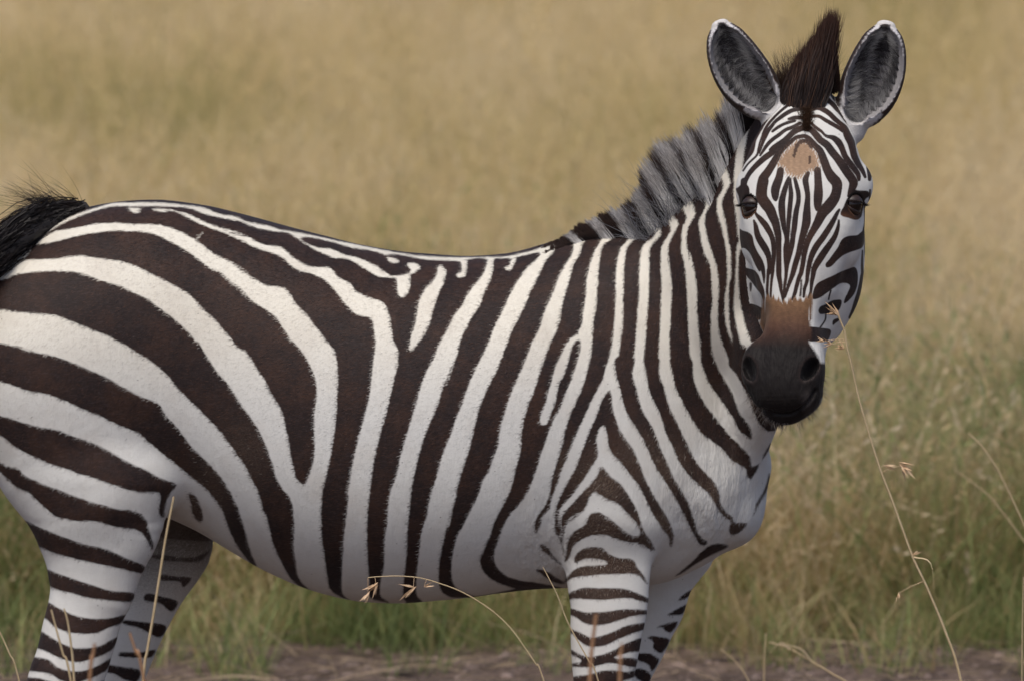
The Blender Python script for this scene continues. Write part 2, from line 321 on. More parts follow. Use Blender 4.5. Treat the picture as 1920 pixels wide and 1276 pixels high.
HEAD_STROKES = """P 955,190,20 900,235,22 820,285,22 740,335,22 670,400,24 610,470,26 560,540,26 520,610,24 480,680,24 450,740,28 430,800,44 405,860,62 370,920,46 330,980,32 300,1040,20 270,1100,16
P 1010,265,30 930,290,34 860,320,30 790,370,26 720,430,22 660,490,22 600,560,24 560,630,26 535,700,22 510,760,16 492,830,14 475,905,16 420,960,16 370,1010,14 320,1080,14
P 1050,380,30 960,385,40 880,400,40 800,440,40 730,490,36 680,530,30 640,580,34 600,630,40 570,690,40 545,750,30 520,820,24 500,880,16
P 980,485,34 900,485,38 830,500,20
P 900,520,24 840,535,28 770,560,26 700,600,28 650,640,20
P 960,545,30 880,590,34 800,620,32 720,680,36 650,730,36 590,790,34 550,850,26 510,910,14
P 1020,590,60 930,620,60 870,660,55 800,715,36 740,755,26 660,805,20 620,845,18
P 870,665,50 800,730,60 720,800,60 640,880,60 570,930,60 500,990,56 440,1050,50 390,1110,46 350,1180,46 325,1240,60 Q 330,120,70
P 1010,690,40 920,705,36 860,750,40 790,810,50 730,870,60 690,940,70 650,1010,76 600,1090,84 550,1160,96 Q 545,120,116 530,200,116 528,300,120 570,370,120 620,440,110 650,510,100 680,580,86 700,660,76 715,740,66 718,850,56 720,960,52 720,1100,54 R 720,40,56 722,100,50 735,180,40 745,260,30 760,330,24 770,390,20
P 930,790,26 960,760,34 1010,745,36 1050,765,30 1085,810,34
P 920,800,30 905,860,22 890,920,14
P 1070,930,20 1065,990,14
P 1300,200,30 1340,270,26 1400,330,24 1460,390,26 1530,460,26 1580,520,24 1620,590,20 1645,660,14
P 1190,230,60 1250,270,60 1310,320,46 1370,380,50 1420,430,50 1480,510,46 1540,580,50 1590,660,50 1630,750,50 1670,840,56 1700,920,60 1730,1010,60 1740,1100,50 1740,1180,30
P 1760,960,20 1775,1040,30 1768,1110,16
P 1080,390,50 1160,375,40 1230,400,50 1290,440,50 1350,500,50 1410,550,46 1460,600,60 1490,680,80 1530,760,80 1550,840,70 1570,920,70 1610,1000,60 1660,1080,44 1690,1150,26
P 1090,470,30 1170,470,30 1240,510,36 1310,550,40 1380,590,40 1440,630,40
P 1070,530,20 1130,590,30 1200,640,24 1250,690,24 1330,710,50 1390,760,70 1430,830,60 1460,910,60 1500,970,60 1560,1050,60 1610,1120,50 1620,1180,30
P 1010,600,60 1080,620,60 1140,680,70 1190,740,70 1260,790,76 1320,870,80 1370,930,80 1430,1010,90 1490,1100,90 Q 1545,100,90 1560,150,90 1530,230,60 1500,290,20
P 1010,690,40 1060,720,50 1120,790,60 1180,850,70 1210,920,80 1240,1000,84 1270,1080,90 1320,1160,110 Q 1370,140,112 1372,220,104 1345,310,112 1280,400,120 1210,480,110 1160,580,90 1110,670,72 1060,760,62 1025,850,60 1005,950,50 990,1050,46 970,1150,44 R 950,120,42 920,220,38 900,300,36 870,370,20
Q 740,0,70 725,80,80 700,150,90 680,220,90 680,290,70 685,330,30
Q 830,80,24 805,160,46 775,260,56 755,350,66 755,440,72 765,540,58 780,640,48 795,720,30 803,790,30 805,860,60 805,950,60 808,1050,50 805,1120,36 R 805,40,34 800,120,30 785,220,24 775,320,20 770,400,14
Q 850,90,16 850,180,36 858,260,46 850,360,46 840,460,46 832,560,42 825,660,36 815,760,40 808,850,50
Q 900,90,30 920,170,40 940,260,44 940,350,44 920,440,50 905,540,56 895,640,56 880,740,50 870,820,52 855,900,46 835,990,36 818,1060,30
Q 1050,30,36 1020,100,60 1030,180,56 1045,280,50 1040,380,60 1035,480,80 1030,580,90 1010,660,76 985,750,66 960,850,60 940,940,56 910,1040,56 880,1150,50 R 860,130,42 820,240,30 790,340,20
Q 1155,0,70 1160,90,76 1165,180,84 1165,260,96 1160,340,90 1155,400,70 1150,440,30
R 975,150,12 970,240,12 960,330,14
Q 1400,440,20 1370,490,36 1330,570,50 1270,670,60 1210,760,64 1150,840,64 1100,930,60 1070,1020,50 1050,1120,44 R 1040,120,36 1035,170,34 1010,250,30 1000,340,20
Q 1395,560,14 1385,640,34 1350,740,50 1300,820,60 1230,920,70 1170,1010,70 1120,1100,56 R 1105,100,46 1090,180,36 1080,280,24 1060,350,30
Q 1680,360,12 1690,500,14 1690,600,20 1675,690,30
Q 1745,220,14 1738,350,12 1725,500,14 1715,650,14 1700,760,22 1695,900,22 1700,1050,16 1695,1276,12
Q 1660,900,10 1655,1050,20 1660,1150,26 R 1655,100,30 1640,200,36 1620,300,44 1590,400,50 1560,490,44 1520,570,30
R 1305,270,10 1290,320,10 1280,370,8
R 1250,530,10 1240,600,10 1180,690,10
Q 410,320,10 440,400,14 460,480,20 510,540,50 560,600,60 600,660,60 640,740,50 660,820,50 665,920,44 660,1020,36 650,1120,34 R 655,40,30 640,150,24 630,280,18 630,350,16
Q 440,560,14 460,620,40 480,720,60 520,800,70 570,880,70 605,960,56 615,1050,44 612,1150,36 R 605,40,34 595,160,24 590,280,24 600,340,14"""
HEAD_POLYS = """P 870,130 960,100 1290,60 1290,180 1250,220 1130,260 1110,330 1080,390 1080,470 1060,560 1010,600 985,560 1020,460 1030,370 1030,300 990,230 920,190
Q 1680,680 1640,700 1600,730 1500,740 1430,780 1390,860 1340,930 1290,1000 1250,1050 1260,1085 1310,1070 1370,1010 1440,950 1530,910 1620,880 1660,850 1680,780
R 1100,350 1120,250 1160,190 1230,150 1320,110 1420,60 1500,30 1570,10 1600,60 1605,160 1590,240 1560,310 1500,380 1455,408 1470,350 1500,290 1525,220 1500,190 1460,180 1400,190 1330,240 1260,290 1190,340 1130,362
R 1170,490 1190,450 1240,430 1310,390 1370,375 1420,380 1415,440 1380,500 1340,520 1270,520 1200,530 1175,515
R 1060,690 1120,680 1200,690 1290,705 1300,750 1260,830 1180,832 1120,832 1060,820
R 1328,650 1335,600 1390,580 1400,595 1350,635
Q 270,670 318,680 380,700 420,740 440,830 480,920 530,1000 560,1090 567,1200 R 565,120 555,190 540,120 520,40 Q 500,1130 450,1040 400,930 340,870 270,850
R 330,20 400,30 450,50 490,100 520,180 552,260 560,350 550,385 520,310 460,230 410,160 360,100
R 395,190 415,190 410,260 400,272
R 380,430 450,430 530,470 540,490 510,590 460,580 420,570 380,560"""
TAN_PATCH = "P 1000,740 1080,790 1130,860 1170,950 1180,1050 1140,1072 1110,1085 1060,1095 1010,1130 940,1170 880,1150 800,1110 780,1060 700,1020 720,940 790,850 880,770 930,730"
MUZZLE = "R 560,372 600,335 700,372 770,400 800,402 900,362 1000,382 1075,320 1088,400 1070,500 1072,640 1085,700 1088,800 1062,840 S 1080,280 1140,370 1190,470 1260,500 1320,700 1200,900 1100,1200 760,1300 560,1200 350,860 180,700 180,420 300,360 420,240 R 470,740 500,620 540,480"
EYE_SKIN = ("Q 1480,330 1520,280 1560,200 1600,222 1720,232 1735,290 1690,330 1665,440 1645,520 1590,556 1500,532 1430,512 1412,475 1450,400",
            "Q 235,210 260,190 330,140 385,190 400,300 440,450 432,490 360,542 320,512 290,430 270,300")

def head_marks(Q):
    s = np.full(len(Q), 30.0)
    for t in HEAD_STROKES.split('\n'): s = np.minimum(s, stroke_sd(Q, trace(t)))
    for t in HEAD_POLYS.split('\n'): s = np.minimum(s, poly_sd(Q, smooth_closed(trace(t))))
    return s
# ------------------------------------------------------------------ the zebra's body as one implicit surface
def nrm(v):
    v = np.asarray(v, float); return v / np.linalg.norm(v)

class Sweep:
    """tube with an elliptical section that changes along a spine; rows: x y z  half_width  front_extent  back_extent"""
    def __init__(self, rows, lateral, n=30, k=0.04, ex=2.0, group=0):
        r = catmull(rows, n)
        self.C, self.W, self.Uf, self.Ub = r[:, :3], r[:, 3].clip(.004), r[:, 4].clip(.004), r[:, 5].clip(.004)
        self.S = self.C
        T = np.gradient(self.C, axis=0); T /= np.linalg.norm(T, axis=1)[:, None]
        L = np.broadcast_to(np.asarray(lateral, float), T.shape) if np.ndim(lateral) == 1 else catmull(lateral, n)
        L = L - (L * T).sum(1)[:, None] * T; L /= np.linalg.norm(L, axis=1)[:, None]
        self.T, self.L, self.D = T, L, np.cross(T, L)
        self.k, self.ex, self.group = k, ex, group
        R = np.maximum(self.W, np.maximum(self.Uf, self.Ub))[:, None] + 0.07
        self.lo, self.hi = (self.C - R).min(0), (self.C + R).max(0)
    def __call__(self, P):
        P = np.asarray(P, np.float32)
        best = np.full(len(P), 1e9, np.float32); bi = np.zeros(len(P), np.int32); bt = np.zeros(len(P), np.float32)
        for i in range(len(self.C) - 1):
            e = (self.S[i + 1] - self.S[i]).astype(np.float32); L2 = e @ e
            q = P - self.S[i].astype(np.float32)
            h = q @ e
            t = np.clip(h / L2, 0, 1)
            d = np.einsum('ij,ij->i', q, q) - t * (2 * h - t * L2)
            m = d < best
            best[m] = d[m]; bi[m] = i; bt[m] = t[m]
        u = bt[:, None]; j = bi + 1
        lp = lambda A: A[bi] * (1 - (u if A.ndim == 2 else bt)) + A[j] * (u if A.ndim == 2 else bt)
        q = P - lp(self.C)
        T, L, D = lp(self.T), lp(self.L), lp(self.D)
        a = np.abs(np.einsum('ij,ij->i', q, L)) / lp(self.W)
        b = np.einsum('ij,ij->i', q, D)
        b = np.abs(b) / np.where(b > 0, lp(self.Uf), lp(self.Ub))
        rr = np.minimum(lp(self.W), lp(self.Uf))
        e = np.abs(np.einsum('ij,ij->i', q, T)) / rr
        n = self.ex
        kk = ((a ** n + b ** n) ** (2 / n) + e * e) ** .5
        kk = np.maximum(kk, 1e-4)
        ln = np.sqrt(np.einsum('ij,ij->i', q, q)) + 1e-9
        return np.where(kk > 1e-3, ln * (1 - 1 / kk), -rr)

class Ball:
    def __init__(self, c, r, axes=None, k=0.03, group=0):
        self.c, self.r = np.asarray(c, float), np.asarray(r, float) * np.ones(3)
        self.A = np.eye(3) if axes is None else np.asarray(axes)      # rows: unit axes
        self.k, self.group = k, group
        R = self.r.max() + 0.07
        self.lo, self.hi = self.c - R, self.c + R
    def __call__(self, P):
        q = (P - self.c) @ self.A.T
        k = np.sqrt(((q / self.r) ** 2).sum(1)) + 1e-6
        ln = np.sqrt((q ** 2).sum(1)) + 1e-9
        return np.where(k > 1e-3, ln * (1 - 1 / k), -self.r.min())

def rows(spec, y=0.0, up=None):
    """rows given as (px, py, y, w, f, b)"""
    return [np.r_[U(a[0], a[1], a[2]), a[3], a[4], a[5]] for a in spec]

G_BODY, G_HEAD, G_FHIND, G_FFORE, G_NHIND, G_NFORE, G_EARL, G_EARR = range(8)
YN, YF = -0.165, 0.165            # near and far legs
prims = []
# torso: px, top py, bottom py, half width
TORSO = [(-84, 640, 720, .07), (-74, 580, 775, .13), (-50, 525, 830, .185), (0, 472, 880, .22), (50, 438, 905, .24), (100, 412, 915, .25), (150, 391, 925, .255), (220, 378, 935, .255),
         (300, 374, 962, .25), (370, 383, 993, .245), (400, 388, 1012, .245), (485, 410, 1063, .262), (560, 431, 1097, .28), (610, 443, 1112, .287), (666, 458, 1125, .292), (751, 473, 1129, .295),
         (876, 482, 1118, .285), (960, 476, 1106, .268), (1030, 455, 1100, .25), (1090, 437, 1100, .237), (1150, 431, 1101, .225), (1205, 436, 1099, .215),
         (1265, 525, 1086, .20), (1330, 620, 1052, .18), (1366, 700, 1008, .15), (1388, 770, 955, .11), (1402, 830, 895, .05)]
tr = []
for px, t, b, w in TORSO:
    a, c = U(px, t), U(px, b)
    zc = a[2] + (c[2] - a[2]) * .53
    tr.append([a[0], 0, zc, w, a[2] - zc, zc - c[2]])
tr = np.array(tr)
xs_ = np.linspace(tr[0, 0], tr[-1, 0], 120)               # even stations, softly smoothed
tr = np.stack([xs_, 0 * xs_] + [np.interp(xs_, tr[:, 0], tr[:, c]) for c in (2, 3, 4, 5)], 1)
kern = np.exp(-np.linspace(-2, 2, 9) ** 2); kern /= kern.sum()
for c in (2, 3, 4, 5):
    sm_ = np.convolve(np.pad(tr[:, c], 4, mode='edge'), kern, 'valid')
    tr[3:-3, c] = sm_[3:-3]
torso = Sweep(tr, (0, 1, 0), n=70, k=.05, ex=2.15)
torso.D = -np.cross(torso.T, torso.L) if torso.D[10][2] < 0 else torso.D
# vertical sections all along: keep the frame upright
torso.S = torso.C.copy(); torso.S[:, 1] = 0; torso.S[:, 2] = .95      # stations follow x alone
torso.T[:] = (1, 0, 0); torso.L[:] = (0, 1, 0); torso.D[:] = (0, 0, 1)
prims.append(torso)
# neck: spine from between the shoulders to the poll, turning towards the viewer
def pr(a): return np.r_[U(a[0], a[1], a[2]), a[3], a[4], a[5]]
NECK = [(1150, 720, 0.02, .16, .20, .22), (1210, 680, 0.0, .16, .215, .22), (1270, 620, -.03, .148, .185, .20), (1330, 550, -.07, .135, .158, .18),
        (1395, 465, -.12, .12, .155, .16), (1450, 380, -.17, .105, .135, .13), (1490, 300, -.21, .09, .105, .11), (1510, 240, -.24, .075, .07, .09)]
nk = [pr(a) for a in NECK]
# lateral direction turns: side-on at the shoulder, facing the viewer's left near the head
lat = [nrm((-.10 - .03 * i, -1, .0)) for i in range(3)] + [nrm((-.35, -1, .05)), nrm((-.5, -1, .1)), nrm((-.6, -1, .1)), nrm((-.75, -1, .1)), nrm((-.9, -1, .1))]
neck = Sweep(nk, np.array(lat), n=40, k=.07, ex=2.2)
prims.append(neck)
# throat, from behind the jaw down to the breast
prims.append(Sweep(rows([(1440, 640, -.22, .055, .06, .06), (1424, 740, -.16, .05, .052, .052), (1398, 830, -.09, .055, .045, .05), (1372, 910, -.03, .06, .05, .05)]), (0, 1, 0), n=18, k=.05))
# breast and shoulder masses
prims.append(Ball(U(1330, 905, -.02), (.088, .135, .12), k=.06))
prims.append(Ball(U(1366, 890, .05), (.05, .09, .09), k=.04))
prims.append(Ball(U(1375, 965, -.03), (.05, .085, .055), k=.04))
prims.append(Sweep(rows([(1155, 590, -.10, .06, .08, .08), (1160, 700, -.13, .075, .125, .12), (1165, 850, -.14, .08, .125, .115), (1150, 960, -.155, .07, .10, .095)]), (0, 1, 0), n=16, k=.06))
prims.append(Sweep(rows([(1160, 700, .13, .075, .125, .12), (1165, 850, .14, .08, .125, .115), (1190, 960, .155, .07, .10, .095)]), (0, 1, 0), n=16, k=.06, group=G_FFORE))
# haunches
prims.append(Sweep(rows([(20, 600, -.10, .10, .13, .10), (60, 700, -.125, .115, .17, .13), (115, 830, -.145, .105, .17, .14), (182, 930, -.165, .085, .135, .130)]), (0, 1, 0), n=16, k=.06, group=G_NHIND))
prims.append(Sweep(rows([(60, 600, .10, .10, .13, .10), (110, 700, .125, .115, .17, .13), (190, 830, .145, .105, .17, .14), (270, 930, .165, .085, .135, .13)]), (0, 1, 0), n=16, k=.06, group=G_FHIND))

def leg(spec, y, group, k):
    """(py, left px, right px) silhouette rows -> limb"""
    out = []
    for py, l, r, ratio in spec:
        a, b = U(l, py, y), U(r, py, y)
        w = (b[0] - a[0]) / 2
        out.append([(a[0] + b[0]) / 2, y, a[2], w * ratio, w, w])
    s = Sweep(out, (0, 1, 0), n=40, k=k, group=group, ex=2.0)
    return s
NH = [(900, 45, 335, .60), (956, 62, 314, .62), (983, 70, 304, .63), (1030, 76, 284, .64), (1074, 88, 263, .66), (1109, 91, 251, .68), (1142, 89, 233, .70), (1182, 79, 221, .72), (1239, 66, 204, .74), (1276, 52, 192, .76),
      (1340, 40, 168, .7), (1400, 40, 140, .62), (1450, 60, 136, .62), (1540, 76, 130, .7), (1620, 86, 136, .75), (1665, 86, 152, .9), (1700, 90, 172, .85), (1738, 84, 190, .8)]
prims.append(leg(NH, YN, G_NHIND, .035))
FH = [(p, l + 92, r + 86, q) for p, l, r, q in NH]
FH = [(960, 200, 402, .62), (1010, 205, 400, .62), (1034, 200, 389, .62), (1086, 185, 354, .64), (1137, 175, 326, .66), (1189, 165, 301, .68), (1252, 150, 276, .7), (1320, 140, 256, .7), (1400, 130, 232, .62), (1450, 150, 228, .62),
      (1540, 166, 222, .7), (1620, 176, 228, .75), (1665, 176, 244, .9), (1700, 180, 262, .85), (1738, 174, 280, .8)]
prims.append(leg(FH, YF, G_FHIND, .035))
NF = [(950, 1045, 1215, .5), (1000, 1050, 1220, .5), (1039, 1058, 1222, .5), (1091, 1063, 1218, .52), (1132, 1069, 1215, .56), (1182, 1069, 1205, .6), (1230, 1071, 1196, .66), (1276, 1075, 1188, .7), (1340, 1080, 1180, .8), (1380, 1078, 1182, .85),
      (1420, 1086, 1172, .8), (1480, 1096, 1160, .75), (1560, 1100, 1156, .75), (1640, 1098, 1160, .85), (1680, 1096, 1176, .9), (1710, 1090, 1186, .85), (1740, 1080, 1196, .8)]
prims.append(leg(NF, YN, G_NFORE, .03))
FFr = [(950, 1195, 1370, .5), (1010, 1190, 1350, .5), (1060, 1175, 1315, .5), (1091, 1168, 1297, .52), (1137, 1158, 1283, .56), (1169, 1152, 1266, .58), (1214, 1146, 1246, .62), (1257, 1138, 1223, .66), (1290, 1120, 1210, .8), (1340, 1100, 1200, .8), (1380, 1092, 1196, .85),
      (1420, 1098, 1184, .8), (1480, 1108, 1172, .75), (1560, 1112, 1168, .75), (1640, 1110, 1172, .85), (1680, 1108, 1188, .9), (1710, 1102, 1198, .85), (1740, 1092, 1208, .8)]
prims.append(leg(FFr, YF, G_FFORE, .03))

# ---- head, in its own frame: s runs down the face, l across, f out of the forehead
psi, phi, roll = math.radians(9), math.radians(17), math.radians(-1.5)
Fh = np.array([-math.sin(psi), -math.cos(psi), 0])
Lh = np.array([math.cos(psi), -math.sin(psi), 0])             # towards the right of the photograph
Ah = math.sin(phi) * Fh + math.cos(phi) * np.array([0, 0, -1.])
Fn = math.cos(phi) * Fh + math.sin(phi) * np.array([0, 0, 1.])
Ah, Lh = Ah * math.cos(roll) + Lh * math.sin(roll), Lh * math.cos(roll) - Ah * math.sin(roll)
Fn = np.cross(Lh, Ah); Fn = Fn if Fn @ Fh > 0 else -Fn
H0 = U(1512, 195, -.30)
def HP(s, l=0.0, f=0.0): return H0 + s * Ah + l * Lh + f * Fn
HAX = np.array([Lh, Fn, Ah])
def hsweep(spec, k, ex=2.2, n=30):
    sw = Sweep([np.r_[HP(s, l, f), w, u, b] for s, l, f, w, u, b in spec], Lh, n=n, k=k, ex=ex, group=G_HEAD)
    if sw.D[n // 2] @ Fn < 0: sw.D = -sw.D
    return sw
#                 s     l    f     w     front back
prims.append(hsweep([(-.01, 0, -.02, .045, .035, .08), (.03, 0, -.02, .072, .05, .09), (.07, 0, -.02, .094, .058, .11), (.12, 0, -.02, .109, .062, .13), (.17, 0, -.02, .112, .062, .14),
                     (.22, 0, -.02, .106, .058, .13), (.27, 0, -.03, .092, .055, .12), (.33, 0, -.05, .075, .05, .10)], .03, 2.5))
prims.append(hsweep([(.14, .0, -.115, .092, .08, .10), (.20, .0, -.12, .104, .09, .115), (.27, .004, -.125, .104, .08, .112), (.33, .004, -.12, .098, .07, .095), (.375, .004, -.11, .078, .06, .075), (.415, .002, -.095, .057, .05, .05), (.46, 0, -.085, .045, .045, .045)], .035, 2.6))
prims.append(hsweep([(.18, 0, -.02, .06, .058, .06), (.26, 0, -.025, .056, .052, .06), (.34, 0, -.035, .049, .048, .06), (.42, 0, -.045, .045, .045, .06), (.48, 0, -.055, .048, .046, .06), (.53, 0, -.06, .056, .045, .06)], .03, 3.0))
prims.append(hsweep([(.43, -.006, -.06, .048, .045, .055), (.465, -.014, -.062, .062, .053, .06), (.500, -.018, -.062, .066, .058, .06), (.530, -.018, -.066, .058, .055, .06), (.548, -.016, -.074, .040, .038, .05)], .025, 2.5))
prims.append(hsweep([(.45, -.01, -.115, .040, .03, .03), (.49, -.014, -.118, .042, .03, .032), (.522, -.018, -.115, .030, .024, .028)], .02))
for sg, s_ in ((-1, .497), (1, .497)):                      # wings of the nostrils
    prims.append(Ball(HP(s_ - .010, -.018 + sg * .052, -.043), (.022, .030, .044), HAX, k=.02, group=G_HEAD))
for sg in (-1, 1):                                          # brow and cheekbone
    prims.append(Ball(HP(.155 - .012 * (sg > 0), sg * .098 + .004 * (sg > 0), -.035), (.026, .03, .038), HAX, k=.02, group=G_HEAD))
    prims.append(Ball(HP(.235, sg * .092, -.05), (.02, .03, .05), HAX, k=.025, group=G_HEAD))
EYES, NOSTRILS, LIPS = [], [], []

def ear(base, tip, w, y0, group, bend):
    a, b = U(*base, y0), U(*tip, y0 + .0)
    ax = b - a
    L = nrm(np.cross(ax, (0, 1, 0))); L = L if L[0] > 0 else -L
    st = [(-.10, .55, .5), (.0, .62, .55), (.12, .86, .7), (.30, 1.04, .8), (.50, 1.05, .8), (.70, .93, .7), (.86, .72, .5), (.94, .50, .3), (.98, .34, .2)]
    out, inn = [], []
    for t, k, d in st:
        c = a + ax * t + L * bend * math.sin(math.pi * min(max(t, 0), 1))
        out.append([*c, w * k, w * d * 1.0, w * d * 1.0])
        if t > -.01:
            ci = a + ax * (.10 + t * .86) + L * bend * math.sin(math.pi * t) + np.array([0, -w * d * .42, 0])
            inn.append([*ci, max(w * k - .008, .004), max(w * d * 1.05, .004), max(w * d * 1.05, .004)])
    o = Sweep(out, L, n=26, k=.02, group=group); i = Sweep(inn, L, n=26, k=.01, group=group)
    return o, i
earL = ear((1447, 206), (1349, 43), .049, -.285, G_EARL, -.012)
earR = ear((1600, 226), (1662, 45), .0525, -.275, G_EARR, .010)

def smin(a, b, k):
    h = np.clip(k - np.abs(a - b), 0, None) / k
    return np.minimum(a, b) - h * h * k * .25

def field(P, want_group=False):
    d = np.full(len(P), .2); gd = np.full(len(P), 1e9); grp = np.zeros(len(P), np.int8)
    def run(pr_):
        sel = np.nonzero(((P > pr_.lo) & (P < pr_.hi)).all(1))[0]
        return sel, (pr_(P[sel]) if len(sel) else None)
    for p in prims:
        sel, v = run(p)
        if v is None: continue
        d[sel] = smin(d[sel], v, p.k)
        if want_group:
            m = v < gd[sel]; gd[sel[m]] = v[m]; grp[sel[m]] = p.group
    for o, i in (earL, earR):
        sel, v = run(o)
        if v is not None:
            w = i(P[sel])
            v = np.maximum(v, -w)
            d[sel] = smin(d[sel], v, .012)
            if want_group:
                m = v < gd[sel]; gd[sel[m]] = v[m]; grp[sel[m]] = o.group
    # sockets and nostrils
    for c, sg, o_ in EYES:
        m = np.nonzero((np.abs(P - c) < .09).all(1))[0]
        if len(m): d[m] = -smin(-d[m], np.linalg.norm(P[m] - c, axis=1) - .0200, .007)
    for b in NOSTRILS + LIPS:
        m = np.nonzero(((P > b.lo) & (P < b.hi)).all(1))[0]
        if len(m): d[m] = -smin(-d[m], b(P[m]), .010 if b.k > .008 else .004)
    return (d, grp) if want_group else d

def hit(px, py, y0=-.62, y1=-.1):
    """first point of the surface met at a spot of the photograph"""
    ys = np.linspace(y0, y1, 260); P = np.array([U(px, py, y) for y in ys]); f = field(P)
    return P[np.argmax(f < 0)]
def grad1(p, e=.004):
    P = np.array([p + s * e * np.eye(3)[a] for a in range(3) for s in (1, -1)]); f = field(P)
    return nrm(f[::2] - f[1::2])
_e = []
for px_, py_, sg in ((1401, 386, -1), (1607, 383, 1)):
    h_ = hit(px_, py_); o_ = nrm(grad1(h_) * .8 + sg * Lh * .35 + Fn * .35)
    _e.append((h_ - o_ * .0125, sg, o_))
_n = []
for (ax_, ay_), (bx_, by_), sg in (((1403, 676), (1409, 704), -1), ((1523, 674), (1510, 708), 1)):
    a_, b_ = hit(ax_, ay_), hit(bx_, by_); a_[1] = b_[1] = (a_[1] + b_[1]) / 2
    v_ = nrm(b_ - a_); g_ = nrm(-Lh * sg * .35 + Fn); w_ = nrm(np.cross(v_, g_)); g_ = np.cross(w_, v_)
    _n.append(Ball((a_ + b_) / 2 - g_ * .004, (.0085, .022, .021), np.array([w_, g_, v_]), k=.01))
_l = [hit(a, b) for a, b in ((1397, 724), (1408, 746), (1428, 765), (1455, 775), (1484, 774), (1508, 760), (1529, 732))]
EYES += _e; NOSTRILS += _n
LIPS.append(Sweep([np.r_[p_ + [0, .0008, 0], .0026, .0026, .0026] for p_ in _l], (0, 1, 0), n=24, k=.005))

def polygonise(h):
    """surface nets on a narrow band; returns verts, quads"""
    lo = np.array([-1.18, -.58, -.04]); hi = np.array([.78, .36, 1.78])
    B = 6
    nb = np.ceil((hi - lo) / (h * B)).astype(int)
    gx = [lo[a] + (np.arange(nb[a]) + .5) * h * B for a in range(3)]
    cen = np.stack(np.meshgrid(*gx, indexing='ij'), -1).reshape(-1, 3)
    dc = field(cen)
    N = nb * B + 1
    act = np.nonzero(np.abs(dc) < h * B * 1.35)[0]
    bi = np.stack(np.unravel_index(act, nb), 1)
    V = np.repeat(np.repeat(np.repeat((dc.reshape(nb) * 1.0).astype(np.float32), B, 0), B, 1), B, 2)
    V = np.pad(V, ((0, 1),) * 3, mode='edge')
    off = np.stack(np.meshgrid(*[np.arange(B)] * 3, indexing='ij'), -1).reshape(-1, 3)
    idx = (bi[:, None] * B + off[None]).reshape(-1, 3)
    for c in range(0, len(idx), 400000):
        q = idx[c:c + 400000]
        V[q[:, 0], q[:, 1], q[:, 2]] = field(lo + q * h)
    neg = V < 0
    cs = [neg[i:N[0] - 1 + i, j:N[1] - 1 + j, k:N[2] - 1 + k] for i in (0, 1) for j in (0, 1) for k in (0, 1)]
    allv = np.logical_and.reduce(cs); anyv = np.logical_or.reduce(cs)
    cells = np.argwhere(anyv & ~allv)
    cid = np.full(tuple(N - 1), -1, np.int32); cid[cells[:, 0], cells[:, 1], cells[:, 2]] = np.arange(len(cells))
    acc = np.zeros((len(cells), 3)); cnt = np.zeros(len(cells))
    corner = [np.array(c) for c in ((0,0,0),(0,0,1),(0,1,0),(0,1,1),(1,0,0),(1,0,1),(1,1,0),(1,1,1))]
    for a in range(8):
        for b in range(a + 1, 8):
            if np.abs(corner[a] - corner[b]).sum() != 1: continue
            ia, ib = cells + corner[a], cells + corner[b]
            va, vb = V[ia[:, 0], ia[:, 1], ia[:, 2]], V[ib[:, 0], ib[:, 1], ib[:, 2]]
            m = (va < 0) != (vb < 0)
            t = (va / (va - vb + 1e-12))[m, None]
            acc[m] += (cells[m] + corner[a]) * (1 - t) + (cells[m] + corner[b]) * t; cnt[m] += 1
    verts = lo + acc / cnt[:, None] * h
    quads = []
    for ax in range(3):
        s0 = [slice(1, N[a] - 1) for a in range(3)]; s0[ax] = slice(0, N[ax] - 1)
        s1 = list(s0); s1[ax] = slice(1, N[ax])
        A_, B_ = neg[tuple(s0)], neg[tuple(s1)]
        u, v = [a for a in range(3) if a != ax]
        for flip, m in ((False, A_ & ~B_), (True, ~A_ & B_)):
            e = np.argwhere(m)
            if not len(e): continue
            e = e + np.array([1 if a != ax else 0 for a in range(3)])
            def c(du, dv):
                q = e.copy(); q[:, u] -= du; q[:, v] -= dv
                return cid[q[:, 0], q[:, 1], q[:, 2]]
            q = np.stack([c(0, 0), c(1, 0), c(1, 1), c(0, 1)], 1)
            if flip != (ax == 1): q = q[:, ::-1]
            quads.append(q)
    quads = np.vstack(quads)
    return verts, quads[(quads >= 0).all(1)]

def grad(P, e=.0015):
    g = np.stack([field(P + np.eye(3)[a] * e) - field(P - np.eye(3)[a] * e) for a in range(3)], 1)
    return g / (np.linalg.norm(g, axis=1)[:, None] + 1e-9)

def refine(verts, quads, sel):
    """split the chosen quads in four and lay the new points on the surface"""
    q = quads[sel]
    e = np.stack([q, np.roll(q, -1, 1)], -1).reshape(-1, 2); e.sort(1)
    ue, inv = np.unique(e, axis=0, return_inverse=True); inv = inv.reshape(len(q), 4)
    n0 = len(verts)
    mid = verts[ue].mean(1); cen = verts[q].mean(1)
    new = np.vstack([mid, cen])
    new -= np.clip(field(new), -.002, .002)[:, None] * grad(new)
    em = n0 + inv; cm = n0 + len(ue) + np.arange(len(q))
    sub = np.concatenate([np.stack([q[:, k], em[:, k], cm, em[:, (k - 1) % 4]], 1) for k in range(4)])
    # neighbours of the refined patch take the extra points too
    key = {tuple(a): n0 + i for i, a in enumerate(ue.tolist())}
    touched = set(np.unique(q).tolist())
    rest, ngons = [], []
    tm = np.zeros(n0, bool); tm[list(touched)] = True
    r = quads[~sel]
    cand = tm[r].sum(1) >= 2
    for f in r[cand].tolist():
        out = []
        for a, b in zip(f, f[1:] + f[:1]):
            out.append(a)
            m = key.get((min(a, b), max(a, b)))
            if m is not None: out.append(m)
        ngons.append(out)
    return np.vstack([verts, new]), np.vstack([sub, r[~cand]]), ngons
